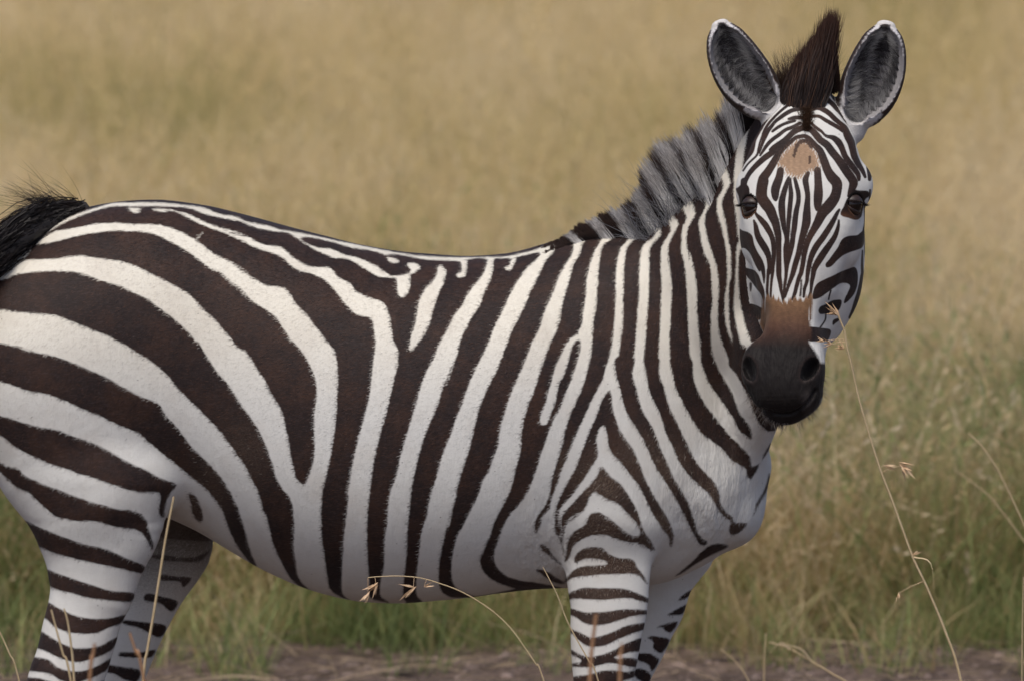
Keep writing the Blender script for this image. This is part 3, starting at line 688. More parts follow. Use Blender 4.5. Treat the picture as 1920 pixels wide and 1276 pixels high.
# ------------------------------------------------------------------ coat material
def sstep(a, b, x):
    t = np.clip((x - a) / (b - a), 0, 1); return t * t * (3 - 2 * t)

def coat_material():
    m, nt, b = new_mat('zebra_coat')
    L = nt.links.new
    tc = node(nt, 'ShaderNodeTexCoord')
    def noise(scale, det, rough=.55, stretch=(1, 1, 1)):
        mp = node(nt, 'ShaderNodeMapping'); mp.inputs['Scale'].default_value = stretch
        L(tc.outputs['Object'], mp.inputs['Vector'])
        n = node(nt, 'ShaderNodeTexNoise'); n.inputs['Scale'].default_value = scale
        n.inputs['Detail'].default_value = det; n.inputs['Roughness'].default_value = rough
        L(mp.outputs[0], n.inputs['Vector']); return n.outputs['Fac']
    def attr(n):
        a = node(nt, 'ShaderNodeAttribute'); a.attribute_name = n; return a
    def math_(op, a, c, clamp=False):
        q = node(nt, 'ShaderNodeMath'); q.operation = op; q.use_clamp = clamp
        for i, v in enumerate((a, c)):
            if isinstance(v, (int, float)): q.inputs[i].default_value = v
            else: L(v, q.inputs[i])
        return q.outputs[0]
    def mix(f, a, c):
        q = node(nt, 'ShaderNodeMix'); q.data_type = 'RGBA'
        for i, v in ((0, f), (6, a), (7, c)):
            if isinstance(v, (int, float)): q.inputs[i].default_value = v
            elif isinstance(v, tuple): q.inputs[i].default_value = (*v, 1)
            else: L(v, q.inputs[i])
        return q.outputs[2]
    st, fz, hi, fd = attr('stripe').outputs['Fac'], attr('fuzz').outputs['Fac'], attr('height').outputs['Fac'], attr('fade').outputs['Fac']
    over = attr('over')
    hair = noise(380, 3, .75, (.22, .5, 1.0))             # fine hairs lying back along the body
    hair2 = noise(700, 2, .6, (.25, .6, 1.0))
    wob = noise(38, 2, .5)
    e = math_('ADD', math_('MULTIPLY', math_('SUBTRACT', hair, .5), 9.0), math_('MULTIPLY', math_('SUBTRACT', wob, .5), 3.0))
    e = math_('MULTIPLY', e, fz)
    edge = node(nt, 'ShaderNodeMapRange'); edge.interpolation_type = 'SMOOTHSTEP'
    edge.inputs[1].default_value = -2.4; edge.inputs[2].default_value = 2.4
    L(math_('ADD', st, e), edge.inputs[0])
    # pale hair: cream on the back, cooler low down (partly sky light put into the colour), faint dust
    dust = noise(9, 4, .6)
    white = mix(hi, (.66, .655, .62), (.72, .685, .59))
    white = mix(math_('MULTIPLY', math_('SUBTRACT', dust, .48, True), 1.6, True), white, (.50, .44, .37))
    white = mix(math_('MULTIPLY', math_('SUBTRACT', hair, .45, True), .6, True), white, (.44, .42, .42))
    # dark hair: black brown, rusty in places, speckled where a stripe fades
    rust = noise(14, 4, .65)
    dk = mix(math_('MULTIPLY', math_('SUBTRACT', rust, .42, True), 3.0, True), (.020, .013, .012), (.052, .026, .017))
    dk = mix(math_('MULTIPLY', math_('SUBTRACT', hair, .5, True), 2.2, True), dk, (.070, .050, .048))
    dk = mix(fd, dk, (.070, .044, .030))
    speck = noise(420, 2, .6)
    dk = mix(math_('MULTIPLY', math_('MULTIPLY', math_('SUBTRACT', speck, .50, True), 7.0, True), math_('MULTIPLY', fd, .30)), dk, (.38, .33, .28))
    col = mix(edge.outputs[0], dk, white)
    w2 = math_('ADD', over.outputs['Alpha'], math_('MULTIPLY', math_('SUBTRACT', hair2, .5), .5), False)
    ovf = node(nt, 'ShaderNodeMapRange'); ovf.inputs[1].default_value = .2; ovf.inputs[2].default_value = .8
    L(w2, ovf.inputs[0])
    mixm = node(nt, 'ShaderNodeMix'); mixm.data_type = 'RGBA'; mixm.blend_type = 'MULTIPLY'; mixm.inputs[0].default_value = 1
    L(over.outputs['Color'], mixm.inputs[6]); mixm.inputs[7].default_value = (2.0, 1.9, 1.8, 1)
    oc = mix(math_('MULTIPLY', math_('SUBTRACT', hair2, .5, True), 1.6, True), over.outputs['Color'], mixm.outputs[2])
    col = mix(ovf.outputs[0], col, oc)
    # grazes, ticks and small dirt spots
    v = node(nt, 'ShaderNodeTexVoronoi'); v.inputs['Scale'].default_value = 38
    L(tc.outputs['Object'], v.inputs['Vector'])
    col = mix(math_('MULTIPLY', math_('LESS_THAN', v.outputs['Distance'], .045), .65), col, (.09, .07, .06))
    L(col, b.inputs['Base Color'])
    b.inputs['Roughness'].default_value = .62
    b.inputs['Specular IOR Level'].default_value = .16
    b.inputs['Sheen Weight'].default_value = .03
    b.inputs['Sheen Roughness'].default_value = .5
    bump = node(nt, 'ShaderNodeBump'); bump.inputs['Strength'].default_value = .18; bump.inputs['Distance'].default_value = .0022
    fold = attr('folds').outputs['Fac']
    wr = noise(26, 3, .6, (1.6, 1, .55))
    hsum = math_('MULTIPLY', math_('ADD', math_('MULTIPLY', hair, .8), math_('MULTIPLY', hair2, .35)), math_('ADD', math_('MULTIPLY', fz, .85), .1))
    L(hsum, bump.inputs['Height'])
    bump2 = node(nt, 'ShaderNodeBump'); bump2.inputs['Strength'].default_value = .8; bump2.inputs['Distance'].default_value = .013
    L(math_('MULTIPLY', wr, fold), bump2.inputs['Height'])
    L(bump2.outputs[0], bump.inputs['Normal'])
    L(bump.outputs[0], b.inputs['Normal'])
    return m

COAT = coat_material()
zebra = bpy.data.objects.new('zebra', None); COL.objects.link(zebra)
tag(zebra, 'striped brown and white zebra standing side on with its head turned to the viewer', 'zebra')
zebra.empty_display_size = .2

STEP = 0.0045
vb, qb = polygonise(STEP)
def relax(v, q, n=3):
    e = np.concatenate([np.stack([q[:, k], q[:, (k + 1) % 4]], 1) for k in range(4)])
    deg = np.bincount(e.ravel(), minlength=len(v))[:, None]
    for it in range(n * 2):
        acc = np.stack([np.bincount(e[:, 0], v[e[:, 1], c], len(v)) + np.bincount(e[:, 1], v[e[:, 0], c], len(v)) for c in range(3)], 1)
        v = v + (acc / deg - v) * (.55 if it % 2 == 0 else -.57)
    return v
vb = relax(vb, qb)
cq = vb[qb]
hd = (np.linalg.norm(cq.mean(1) - HP(.28, 0, -.06), axis=1) < .42) & (cq.mean(1)[:, 1] < -.12) & (cq.mean(1)[:, 2] > U(0, 830, -.3)[2])
qc = cq.mean(1)
hd |= (qc[:, 2] > U(0, 240, -.28)[2]) & (qc[:, 0] > U(1310, 100, -.28)[0]) & (qc[:, 1] < -.20)
vb, qb, ng = refine(vb, qb, hd)
_, grp = field(vb, True)
PX = to_px(vb)
stripe = np.full(len(vb), 30.0)
isb = (grp == G_BODY) | (grp == G_NHIND) | (grp == G_NFORE) | ((grp == G_FFORE) & (PX[:, 1] < 1086)) | ((grp == G_FHIND) & (PX[:, 1] < 1010) & ((PX[:, 1] < 950) | (vb[:, 1] < .04)))
stripe[isb] = body_marks(PX[isb])
ish = grp == G_HEAD
stripe[ish] = (head_marks(PX[ish]) - .75) * 2.2
m_ = (grp == G_FHIND) & ~isb; stripe[m_] = far_hind_marks(PX[m_])
m_ = (grp == G_FFORE) & ~isb; stripe[m_] = far_fore_marks(PX[m_])
# overrides
over = np.zeros((len(vb), 4), np.float32)
def paint(mask_w, rgb):
    """lay colour with weight"""
    w = np.clip(mask_w, 0, 1)[:, None]
    rgb = np.broadcast_to(np.asarray(rgb, float), (len(vb), 3))
    a0 = over[:, 3:4]
    na = np.maximum(a0, w)
    over[:, :3] = np.where(na > 1e-4, over[:, :3] * (1 - w) + rgb * w if a0.max() > 0 else rgb, over[:, :3])
    over[:, 3:4] = na
hl = (vb - H0) @ HAX.T                                    # l, f, s in the head's frame
sh = hl[:, 2]
muz = np.full(len(vb), 30.0); muz[ish] = poly_sd(PX[ish], smooth_closed(trace(MUZZLE)), 12)
muz -= (PX[:, 1] < 600) * (3.2 * np.sin(PX[:, 0] * .62 + 1) + 2.2 * np.sin(PX[:, 0] * 1.37) + 1.5)
t1, t2 = sstep(.37, .435, sh), sstep(.405, .465, sh)
mc = np.array([.160, .090, .048])[None] * (1 - t1[:, None]) + np.array([.085, .042, .028])[None] * t1[:, None]
t0 = sstep(.345, .40, sh)[:, None]; mc = mc * (t0 + (1 - t0) * 1.55)
mc = mc * (1 - t2[:, None]) + np.array([.0088, .0068, .0064])[None] * t2[:, None]
mc = mc * (1 + .14 * np.sin(PX[:, :1] * .31 + 1.7 * np.sin(PX[:, 1:] * .17)) * np.sin(PX[:, 1:] * .23 + 2 * np.sin(PX[:, :1] * .13)))
for nb in NOSTRILS:                                           # brownish rims of the nostrils
    rim_ = np.exp(-(nb(vb) / .007) ** 2)[:, None]; mc = mc + np.array([[.020, .012, .010]]) * rim_
wm = ish * np.clip(.5 - muz / 10, 0, 1)
tanw = np.zeros(len(vb)); tanw[ish] = np.clip(.5 - poly_sd(PX[ish], smooth_closed(trace(TAN_PATCH)), 12) / 15, 0, 1)
tanw = np.clip(tanw + (tanw > .02) * (tanw < .98) * .35 * np.sin(PX[:, 0] * 1.1 + 2 * np.sin(PX[:, 1] * .4)), 0, 1)
tanw *= (hl[:, 1] > -.02)
tanc = np.array([[.31, .205, .13]]) * (1 + .10 * np.sin(PX[:, :1] * .55 + 2.5 * np.sin(PX[:, 1:] * .11)) * np.sin(PX[:, 1:] * .21 + 1))
tanc = np.where((stripe < 1.)[:, None], np.array([[.075, .045, .032]]), tanc)
eyw = np.zeros(len(vb))
for e_ in EYE_SKIN:
    q_ = np.zeros(len(vb)); q_[ish] = np.clip(.5 - poly_sd(PX[ish], smooth_closed(trace(e_)), 12) / 3, 0, 1)
    eyw = np.maximum(eyw, q_)
eyec = np.array([.018, .010, .008])[None] + np.array([.085, .035, .015])[None] * sstep(.200, .222, sh)[:, None]
allc = [(tanw, tanc), (wm, mc), (eyw * (hl[:, 1] > -.13), eyec)]
for w_, c_ in allc:
    c_ = np.broadcast_to(c_, (len(vb), 3)); k_ = w_ > over[:, 3]
    over[k_, :3] = c_[k_]; over[k_, 3] = w_[k_]
# ears: dark rim, grey woolly bowl, pale tip, dark patch on the back
for (o_, i_), g_, tipz in ((earL, G_EARL, U(1350, 44, -.285)), (earR, G_EARR, U(1664, 46, -.275))):
    k_ = np.nonzero(grp == g_)[0]
    P_ = vb[k_]
    ds = np.linalg.norm(P_[:, None] - o_.C[None], axis=2); j_ = ds.argmin(1)
    t_ = j_ / (len(o_.C) - 1)
    lx = np.einsum('ij,ij->i', P_ - o_.C[j_], o_.L[j_]) / o_.W[j_]
    iv = i_(P_); inside = iv < .0035
    rim = sstep(.80, .93, np.abs(lx)) * sstep(.0005, .0045, iv)
    c_ = np.empty((len(k_), 3)); c_[:] = (.27, .26, .265)                       # bowl
    c_ = np.where(((np.abs(lx + .1 * np.sin(t_ * 9)) < .42) & inside)[:, None], np.array([[.10, .095, .10]]), c_)
    back = ~inside
    c_ = np.where(back[:, None], np.array([[.55, .54, .55]]), c_)
    c_ = np.where((back & (t_ > .30) & (t_ < .55))[:, None], np.array([[.05, .03, .025]]), c_)
    c_ = c_ * (1 - rim[:, None]) + np.array([[.025, .014, .011]]) * rim[:, None]
    tip = sstep(.93, .97, t_)
    c_ = c_ * (1 - tip[:, None]) + np.array([[.55, .535, .52]]) * tip[:, None]
    low = sstep(.22, .12, t_)
    c_ = c_ * (1 - low[:, None]) + np.array([[.50, .49, .48]]) * low[:, None]
    over[k_, :3] = c_; over[k_, 3] = 1
    stripe[k_] = 30
for nb in NOSTRILS:
    k_ = np.abs(nb(vb)) < .004; k_ &= ish; over[k_, :3] = (.004, .003, .003); over[k_, 3] = 1
for c_e, sg_, o_e in EYES:                                  # the bare skin round each eye is dark
    dd_ = np.linalg.norm(vb - c_e, axis=1); k_ = (dd_ < .0265) & ish
    lowk = sstep(.004, -.012, vb[:, 2] - c_e[2])[:, None]
    over[k_, :3] = (np.array([[.012, .008, .007]]) * (1 - lowk) + np.array([[.075, .034, .016]]) * lowk)[k_]; over[k_, 3] = 1
    k_ = (dd_ < .0212) & ish; over[k_, :3] = (.012, .008, .007)
k_ = (grp == G_FHIND) & (vb[:, 1] > .03)                     # shade between the hind legs, painted over the far thigh's grey skin
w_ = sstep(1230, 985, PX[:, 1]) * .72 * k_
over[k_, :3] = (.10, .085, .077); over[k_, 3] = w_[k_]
lipd = np.hypot((PX[:, 0] - 1514) / 17, (PX[:, 1] - 752) / 30)              # grizzled hair at the corner of the lips
k_ = ish & (lipd < 1); over[k_, :3] += (np.array([.032, .028, .027]) * (1 - lipd[:, None]))[k_]; over[k_, 3] = 1
hoof = sstep(.075, .06, vb[:, 2])
k_ = hoof > .5; over[k_, :3] = (.045, .04, .036); over[k_, 3] = 1
fuzz = np.where(ish, .22, 1.0) * np.where(PX[:, 1] > 1040, .55, 1)
top = sstep(820, 560, PX[:, 1]) * ~ish
fade = np.zeros(len(vb))
for cx, cy, r_, a_ in ((1130, 905, 55, .9), (1245, 1000, 55, 1), (1340, 930, 40, .9), (1110, 975, 50, .6), (1120, 1040, 90, .8), (1180, 1060, 50, .8), (1130, 1115, 60, .6), (1200, 860, 60, .5), (1250, 880, 60, .6), (1375, 955, 40, 1), (1060, 880, 40, .5),
                       (375, 950, 50, .8), (460, 850, 60, .35), (420, 880, 50, .4), (1380, 870, 30, .4), (1010, 1020, 60, .8)):
    fade = np.maximum(fade, a_ * np.exp(-((PX[:, 0] - cx) ** 2 + (PX[:, 1] - cy) ** 2) / r_ ** 2))
fade *= isb
folds = np.exp(-((PX[:, 0] - 1330) ** 2 + (PX[:, 1] - 960) ** 2) / 90 ** 2) + np.exp(-((PX[:, 0] - 1030) ** 2 + (PX[:, 1] - 1040) ** 2) / 60 ** 2) + .5 * np.exp(-((PX[:, 0] - 1380) ** 2 + (PX[:, 1] - 800) ** 2) / 60 ** 2) + .15 + .55 * ish * sstep(.40, .48, sh)

def build_body():
    me = bpy.data.meshes.new('body')
    nq = len(qb); flat = np.concatenate([qb.ravel(), np.array([i for f in ng for i in f], int)])
    tot = np.concatenate([np.full(nq, 4), [len(f) for f in ng]]).astype(np.int32)
    me.vertices.add(len(vb)); me.vertices.foreach_set('co', vb.astype(np.float32).ravel())
    me.loops.add(len(flat)); me.loops.foreach_set('vertex_index', flat.astype(np.int32))
    me.polygons.add(len(tot)); me.polygons.foreach_set('loop_start', np.concatenate([[0], np.cumsum(tot)[:-1]]).astype(np.int32))
    me.polygons.foreach_set('loop_total', tot)
    me.update(calc_edges=True)
    me.polygons.foreach_set('use_smooth', np.ones(len(tot), bool))
    for n_, a_ in (('stripe', stripe), ('fuzz', fuzz), ('height', top), ('fade', fade), ('folds', folds)):
        me.attributes.new(n_, 'FLOAT', 'POINT').data.foreach_set('value', np.asarray(a_, np.float32))
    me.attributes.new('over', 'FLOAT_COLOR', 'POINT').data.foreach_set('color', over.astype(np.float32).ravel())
    me.materials.append(COAT)
    o = bpy.data.objects.new('body', me); COL.objects.link(o); o.parent = zebra
    return o
body = build_body()
print('BODY', len(vb), len(qb), len(ng))

# short lying hair over everything the coat shows: real blades, laid back along the body
def lay_coat():
    me = body.data
    nrmv = np.empty(len(vb) * 3, np.float32); me.vertex_normals.foreach_get('vector', nrmv); nrmv = nrmv.reshape(-1, 3)
    q = qb; P4 = vb[q]; nn_ = nrmv[q].mean(1); c = P4.mean(1)
    area = np.linalg.norm(np.cross(P4[:, 2] - P4[:, 0], P4[:, 3] - P4[:, 1]), axis=1) / 2
    g4 = grp[q[:, 0]]
    head_ = g4 == G_HEAD
    w = area * np.clip(.75 - nn_[:, 1], .0, 1.3) ** .5 * (c[:, 2] > .25) * ((g4 != G_EARL) & (g4 != G_EARR)) * np.where(head_, 2.2, 1)
    w *= (c[:, 0] > -1.05)
    n = 300000
    f = rng.choice(len(q), n, p=w / w.sum())
    a, b = rng.random((n, 1)), rng.random((n, 1))
    def lerp(A): return (A[q[f, 0]] * ((1 - a) * (1 - b)) + A[q[f, 1]] * (a * (1 - b)) + A[q[f, 2]] * (a * b) + A[q[f, 3]] * ((1 - a) * b))
    R_ = lerp(vb); N_ = lerp(nrmv); N_ /= np.linalg.norm(N_, axis=1)[:, None]
    s_ = lerp(stripe[:, None])[:, 0]; ov_ = lerp(over); ht = lerp(top[:, None])[:, 0]; fd = lerp(fade[:, None])[:, 0]
    hd_ = grp[q[f, 0]] == G_HEAD
    px = to_px(R_)
    # lie of the hair
    D_ = np.tile([-1., 0, -.28], (n, 1))
    k = np.clip((px[:, 0] - 1050) / 200, 0, 1)[:, None]; D_ = D_ * (1 - k) + np.array([[-.35, -.1, -1.]]) * k
    k = sstep(980, 1080, px[:, 1])[:, None] * (((px[:, 0] < 420) | (px[:, 0] > 1020)) * 1.)[:, None]; D_ = D_ * (1 - k) + np.array([[-.1, 0, -1.]]) * k
    k = (sstep(420, 150, px[:, 0]) * sstep(420, 620, px[:, 1]))[:, None] * .7; D_ = D_ * (1 - k) + np.array([[-.75, 0, -.8]]) * k
    hv = (R_ - H0) @ HAX.T
    fc = Ah[None] * 1. + Lh[None] * np.clip(hv[:, :1] * 7, -.8, .8)
    up_ = (hv[:, 2] < .13)[:, None]
    fc = np.where(up_, -Ah[None] * .6 + Lh[None] * np.clip(hv[:, :1] * 9, -1, 1), fc)
    D_ = np.where(hd_[:, None], fc, D_)
    D_ += rng.normal(0, .16, (n, 3))
    D_ -= (D_ * N_).sum(1)[:, None] * N_; D_ /= np.linalg.norm(D_, axis=1)[:, None]
    lift = rng.uniform(.10, .32, n)[:, None]
    ln = rng.uniform(.0055, .0105, n) * np.where(hd_, .36, 1) * np.where(px[:, 1] > 1050, .75, 1)
    lightk = sstep(-1.2, 1.2, s_ + rng.normal(0, .7, n))
    nst = np.zeros(n, bool)
    for nb in NOSTRILS: nst |= nb(R_.copy()) < .003
    ln = np.where(nst, ln * .2, ln)
    v_ = rng.uniform(.72, 1.25, n)[:, None]
    lc = np.array([[.66, .65, .61]]) * (1 - ht[:, None]) + np.array([[.69, .645, .555]]) * ht[:, None]
    lc = lc * np.clip(v_ * .18 + .83, 0, 1.1)
    rusty = (rng.random(n) < .30)[:, None]
    dk = np.where(rusty, np.array([[.070, .034, .022]]), np.array([[.024, .015, .014]])) * v_
    dk = dk + (np.array([[.16, .11, .08]]) - dk) * (fd[:, None] * (rng.random((n, 1)) < .55))
    dk = np.where((rng.random(n) < fd * .07)[:, None], np.array([[.42, .37, .32]]), dk)
    col = dk * (1 - lightk[:, None]) + lc * lightk[:, None]
    ow = ((ov_[:, 3] + rng.normal(0, .16, n) * (ov_[:, 3] < .9)) > .5)[:, None]
    col = np.where(ow, ov_[:, :3] / np.maximum(ov_[:, 3:4], .3) * np.clip(rng.normal(1.0, .28, (n, 1)), .4, 1.9), col)
    ln *= np.where(ow[:, 0] & (hv[:, 2] > .38) & hd_, .45, 1)
    tang = np.cross(D_, N_)
    w_ = rng.uniform(.00035, .0007, n)[:, None] * .5
    R0 = R_ - N_ * .0004
    lift *= np.where(lightk > .5, .7, 1)[:, None]; mid = R0 + (D_ + N_ * lift) * (ln * .5)[:, None]
    tip = R0 + (D_ + N_ * lift * .55) * ln[:, None]
    V = np.stack([R0 - tang * w_, R0 + tang * w_, mid - tang * w_ * .8, mid + tang * w_ * .8, tip], 1).reshape(-1, 3)
    o5 = (np.arange(n) * 5)[:, None]
    T = np.concatenate([o5 + [0, 1, 3], o5 + [0, 3, 2], o5 + [2, 3, 4]])
    m, nt, b_ = new_mat('coat_hair')
    at = node(nt, 'ShaderNodeAttribute'); at.attribute_name = 'tone'
    nt.links.new(at.outputs['Color'], b_.inputs['Base Color']); b_.inputs['Roughness'].default_value = .6; b_.inputs['Specular IOR Level'].default_value = .25
    o = mesh_obj('coat_hair', V, T, m, zebra, smooth=True)
    rgba = np.ones((len(V), 4), np.float32); rgba[:, :3] = np.repeat(col, 5, 0)
    o.data.attributes.new('tone', 'FLOAT_COLOR', 'POINT').data.foreach_set('color', rgba.ravel())
    o['kind'] = 'stuff'
lay_coat()
# ------------------------------------------------------------------ hair
def hair_material(name, rough=.5, spec=.35):
    m, nt, b = new_mat(name)
    a = node(nt, 'ShaderNodeAttribute'); a.attribute_name = 'tone'
    nt.links.new(a.outputs['Color'], b.inputs['Base Color'])
    b.inputs['Roughness'].default_value = rough; b.inputs['Specular IOR Level'].default_value = spec
    t_ = node(nt, 'ShaderNodeBsdfTranslucent'); nt.links.new(a.outputs['Color'], t_.inputs[0])
    mx = node(nt, 'ShaderNodeMixShader'); mx.inputs[0].default_value = .5
    nt.links.new(b.outputs[0], mx.inputs[1]); nt.links.new(t_.outputs[0], mx.inputs[2])
    nt.links.new(mx.outputs[0], nt.nodes['Material Output'].inputs['Surface'])
    return m
HAIR = hair_material('hair')

def strands(name, roots, dirs, length, width, col_root, col_tip, bend, parent, mat=HAIR, seg=4, kind=None, jit=.12, clump=None, tip_pow=1.5, close=.62, face=None):
    """thin tapered blades, one per root; bend (n,3) is added with the square of the way along"""
    n = len(roots)
    t = np.linspace(0, 1, seg + 1)
    d = dirs + rng.normal(0, jit, (n, 3)); d /= np.linalg.norm(d, axis=1)[:, None]
    P = roots[:, None] + d[:, None] * (length[:, None] * t)[..., None] + bend[:, None] * (t ** 2)[None, :, None] * length[:, None, None]
    P += rng.normal(0, 1, (n, 1, 3)) * (np.sin(t * math.pi * 1.3) * .03)[None, :, None] * length[:, None, None]
    if clump is not None:                                   # strands close up towards the tip of their lock
        ctr = np.zeros((clump.max() + 1, seg + 1, 3)); cn = np.bincount(clump, minlength=clump.max() + 1)[:, None, None].clip(1)
        for k in range(seg + 1):
            for c in range(3): ctr[:, k, c] = np.bincount(clump, P[:, k, c], clump.max() + 1)
        ctr /= cn
        P += (ctr[clump] - P) * (t ** 1.3 * close)[None, :, None]
    side = np.cross(d, rng.normal(0, 1, (n, 3)) * [1, .3, 1] + [0, 0, .01]); side /= np.linalg.norm(side, axis=1)[:, None] + 1e-9
    side = np.cross(d, side)
    if face is not None:
        side = np.cross(d, np.asarray(face, float) + rng.normal(0, .35, (n, 3))); side /= np.linalg.norm(side, axis=1)[:, None] + 1e-9
    w = width[:, None] * (1 - t ** 1.6 * .92)[None] / 2
    A = P - side[:, None] * w[..., None]; B = P + side[:, None] * w[..., None]
    V = np.stack([A, B], 2).reshape(-1, 3)
    base = (np.arange(n) * (seg + 1) * 2)[:, None] + (np.arange(seg) * 2)[None]
    Fq = np.stack([base, base + 1, base + 3, base + 2], -1).reshape(-1, 4)
    o = mesh_obj(name, V, Fq, mat, parent)
    c = col_root[:, None] * (1 - t ** tip_pow)[None, :, None] + col_tip[:, None] * (t ** tip_pow)[None, :, None]
    c = np.repeat(c[:, :, None], 2, 2).reshape(-1, 3)
    rgba = np.ones((len(V), 4), np.float32); rgba[:, :3] = c
    o.data.attributes.new('tone', 'FLOAT_COLOR', 'POINT').data.foreach_set('color', rgba.ravel())
    if kind: o['kind'] = kind
    return o

def project(P, n=3):
    P = P.copy()
    for _ in range(n): P -= np.clip(field(P), -.03, .03)[:, None] * grad(P)
    return P

# the mane: a crest band from the withers to the poll
CREST = [(985, 6, -155), (1030, 12, -150), (1075, 20, -142), (1110, 34, -134), (1150, 44, -126), (1193, 56, -119), (1225, 68, -115), (1250, 90, -118), (1275, 108, -118), (1303, 104, -115), (1333, 96, -111),
         (1366, 90, -105), (1395, 92, -98), (1425, 70, -95), (1455, 50, -92), (1480, 34, -90)]   # px, hair length, lean
cr = catmull(CREST, 400)
KINK = np.array([(985, 468), (1030, 458), (1080, 440), (1148, 443), (1193, 445), (1235, 435), (1271, 423), (1303, 403), (1333, 378), (1366, 342), (1395, 305), (1440, 230), (1490, 180)], float)
mane_whites = [(1090, 11), (1145, 14), (1190, 15), (1233, 14), (1268, 14), (1300, 15), (1329, 16), (1361, 16), (1392, 15)]
def crest_map():
    """where the top of the neck runs: for columns of x, the height of the surface at each depth"""
    xs = np.linspace(U(960, 500)[0], U(1500, 200, -.27)[0], 46); ys = np.linspace(-.40, .10, 51); zs = np.arange(1.75, 1.15, -.006)
    G = np.stack(np.meshgrid(xs, ys, zs, indexing='ij'), -1).reshape(-1, 3)
    f = (field(G) < 0).reshape(46, 51, -1)
    H = np.where(f.any(2), zs[f.argmax(2)], -1)
    return xs, ys, H
cx_, cy_, CH_ = crest_map()
CH_[:, :] = np.where((cy_[None] < -.215) & (cx_[:, None] > U(1290, 300, -.2)[0]), -1, CH_)   # keep off the head
peak = cy_[CH_.argmax(1)]
peak = np.convolve(np.pad(peak, 3, mode='edge'), np.ones(7) / 7, 'valid')
def crest_points(px, off):
    """points on the crest: px column, off metres towards the far side (negative: near side)"""
    x = U(960, 500)[0] + (px - 960) / 1000.
    for _ in range(2):
        y = np.interp(x, cx_, peak) + off
        x = (px - 960) / F_PX * (CAM_D + y) * 1.0
    fi = np.clip((x - cx_[0]) / (cx_[1] - cx_[0]), 0, 44.999); fj = np.clip((y - cy_[0]) / (cy_[1] - cy_[0]), 0, 49.999)
    i, j = fi.astype(int), fj.astype(int); a, b = fi - i, fj - j
    bad = np.minimum(np.minimum(CH_[i, j], CH_[i + 1, j]), np.minimum(CH_[i, j + 1], CH_[i + 1, j + 1])) < 0
    z = (CH_[i, j] * (1 - a) + CH_[i + 1, j] * a) * (1 - b) + (CH_[i, j + 1] * (1 - a) + CH_[i + 1, j + 1] * a) * b
    return np.stack([x, y, np.where(bad, -1, z)], 1)
def mane_rows(n, lo, hi, oa, ob):
    u = lo + rng.random(n) * (hi - lo); i0 = u.astype(int)
    c = cr[i0] + (cr[np.minimum(i0 + 1, 399)] - cr[i0]) * (u - i0)[:, None]
    off = rng.uniform(0, 1, n) * (ob - np.interp(c[:, 0], [1310, 1390], [oa, min(oa, -.10)])) + np.interp(c[:, 0], [1310, 1390], [oa, min(oa, -.10)])
    r = crest_points(c[:, 0], off)
    ok = r[:, 2] > 1.1
    return u[ok], c[ok], off[ok], r[ok]
u, c3, off, roots = mane_rows(36000, 0, 399, -.042, .022)
n = len(u)
roots[:, 2] -= .004
rp = to_px(roots)
drop = np.interp(rp[:, 0], KINK[:, 0], KINK[:, 1]) - rp[:, 1]
kx = c3[:, 0] + np.interp(off, [-.042, .022], [0, 14]) + rng.normal(0, 1.3, n)
ang = np.radians(c3[:, 2] + rng.normal(0, 2.6, n))
ln = c3[:, 1] / 1000 * rng.uniform(.50, 1.0, n) ** .8 * np.where(rng.random(n) < .04, 1.15, 1) * np.where(off < -.02, .85, 1)
dirs = np.stack([np.cos(ang), np.clip(off * 5, -.2, .2), -np.sin(ang)], 1)
lightw = np.zeros(n)
for wx, ww in mane_whites: lightw = np.maximum(lightw, np.clip(2.7 - np.abs(kx - wx) / ww * 3.0, 0, 1))
lightw *= rng.random(n) > .05
g_ = rng.uniform(.8, 1.15, n)[:, None]
cl = np.array([.95, .94, .92]); cd = np.array([.015, .010, .010])
rootc = (cl * lightw[:, None] + cd * (1 - lightw[:, None])) * g_
mixt = (lightw * rng.uniform(0.1, 1., n))[:, None]
tipc = (np.array([.80, .76, .72]) * mixt + np.array([.070, .042, .032]) * (1 - mixt)) * g_
clump = (u / 399 * 110).astype(int) * 4 + ((off + .042) / .064 * 4).astype(int).clip(0, 3)
ln *= rng.uniform(.80, 1.12, clump.max() + 1)[clump]
strands('mane', roots, dirs, ln, rng.uniform(.0014, .0026, n), rootc, tipc, np.array([[-.10, 0, .02]]).repeat(n, 0), zebra, seg=6, kind='stuff', jit=.022, clump=clump, tip_pow=2.8, close=.30, face=(-.35, -1, .45))
# light hairs that curl on the near side
u, c3, off, roots = mane_rows(1300, 130, 370, -.05, -.02)
n = len(u)
ang = np.radians(c3[:, 2] + rng.normal(0, 24, n))
dirs = np.stack([np.cos(ang), rng.normal(-.25, .15, n), -np.sin(ang)], 1)
cc = np.array([[.42, .42, .44]]) * rng.uniform(.4, 1.1, n)[:, None]
strands('mane_wisps', roots, dirs, rng.uniform(.03, .09, n), rng.uniform(.0007, .0012, n), cc, cc * .8, rng.normal(0, .35, (n, 3)), zebra, seg=5, kind='stuff')

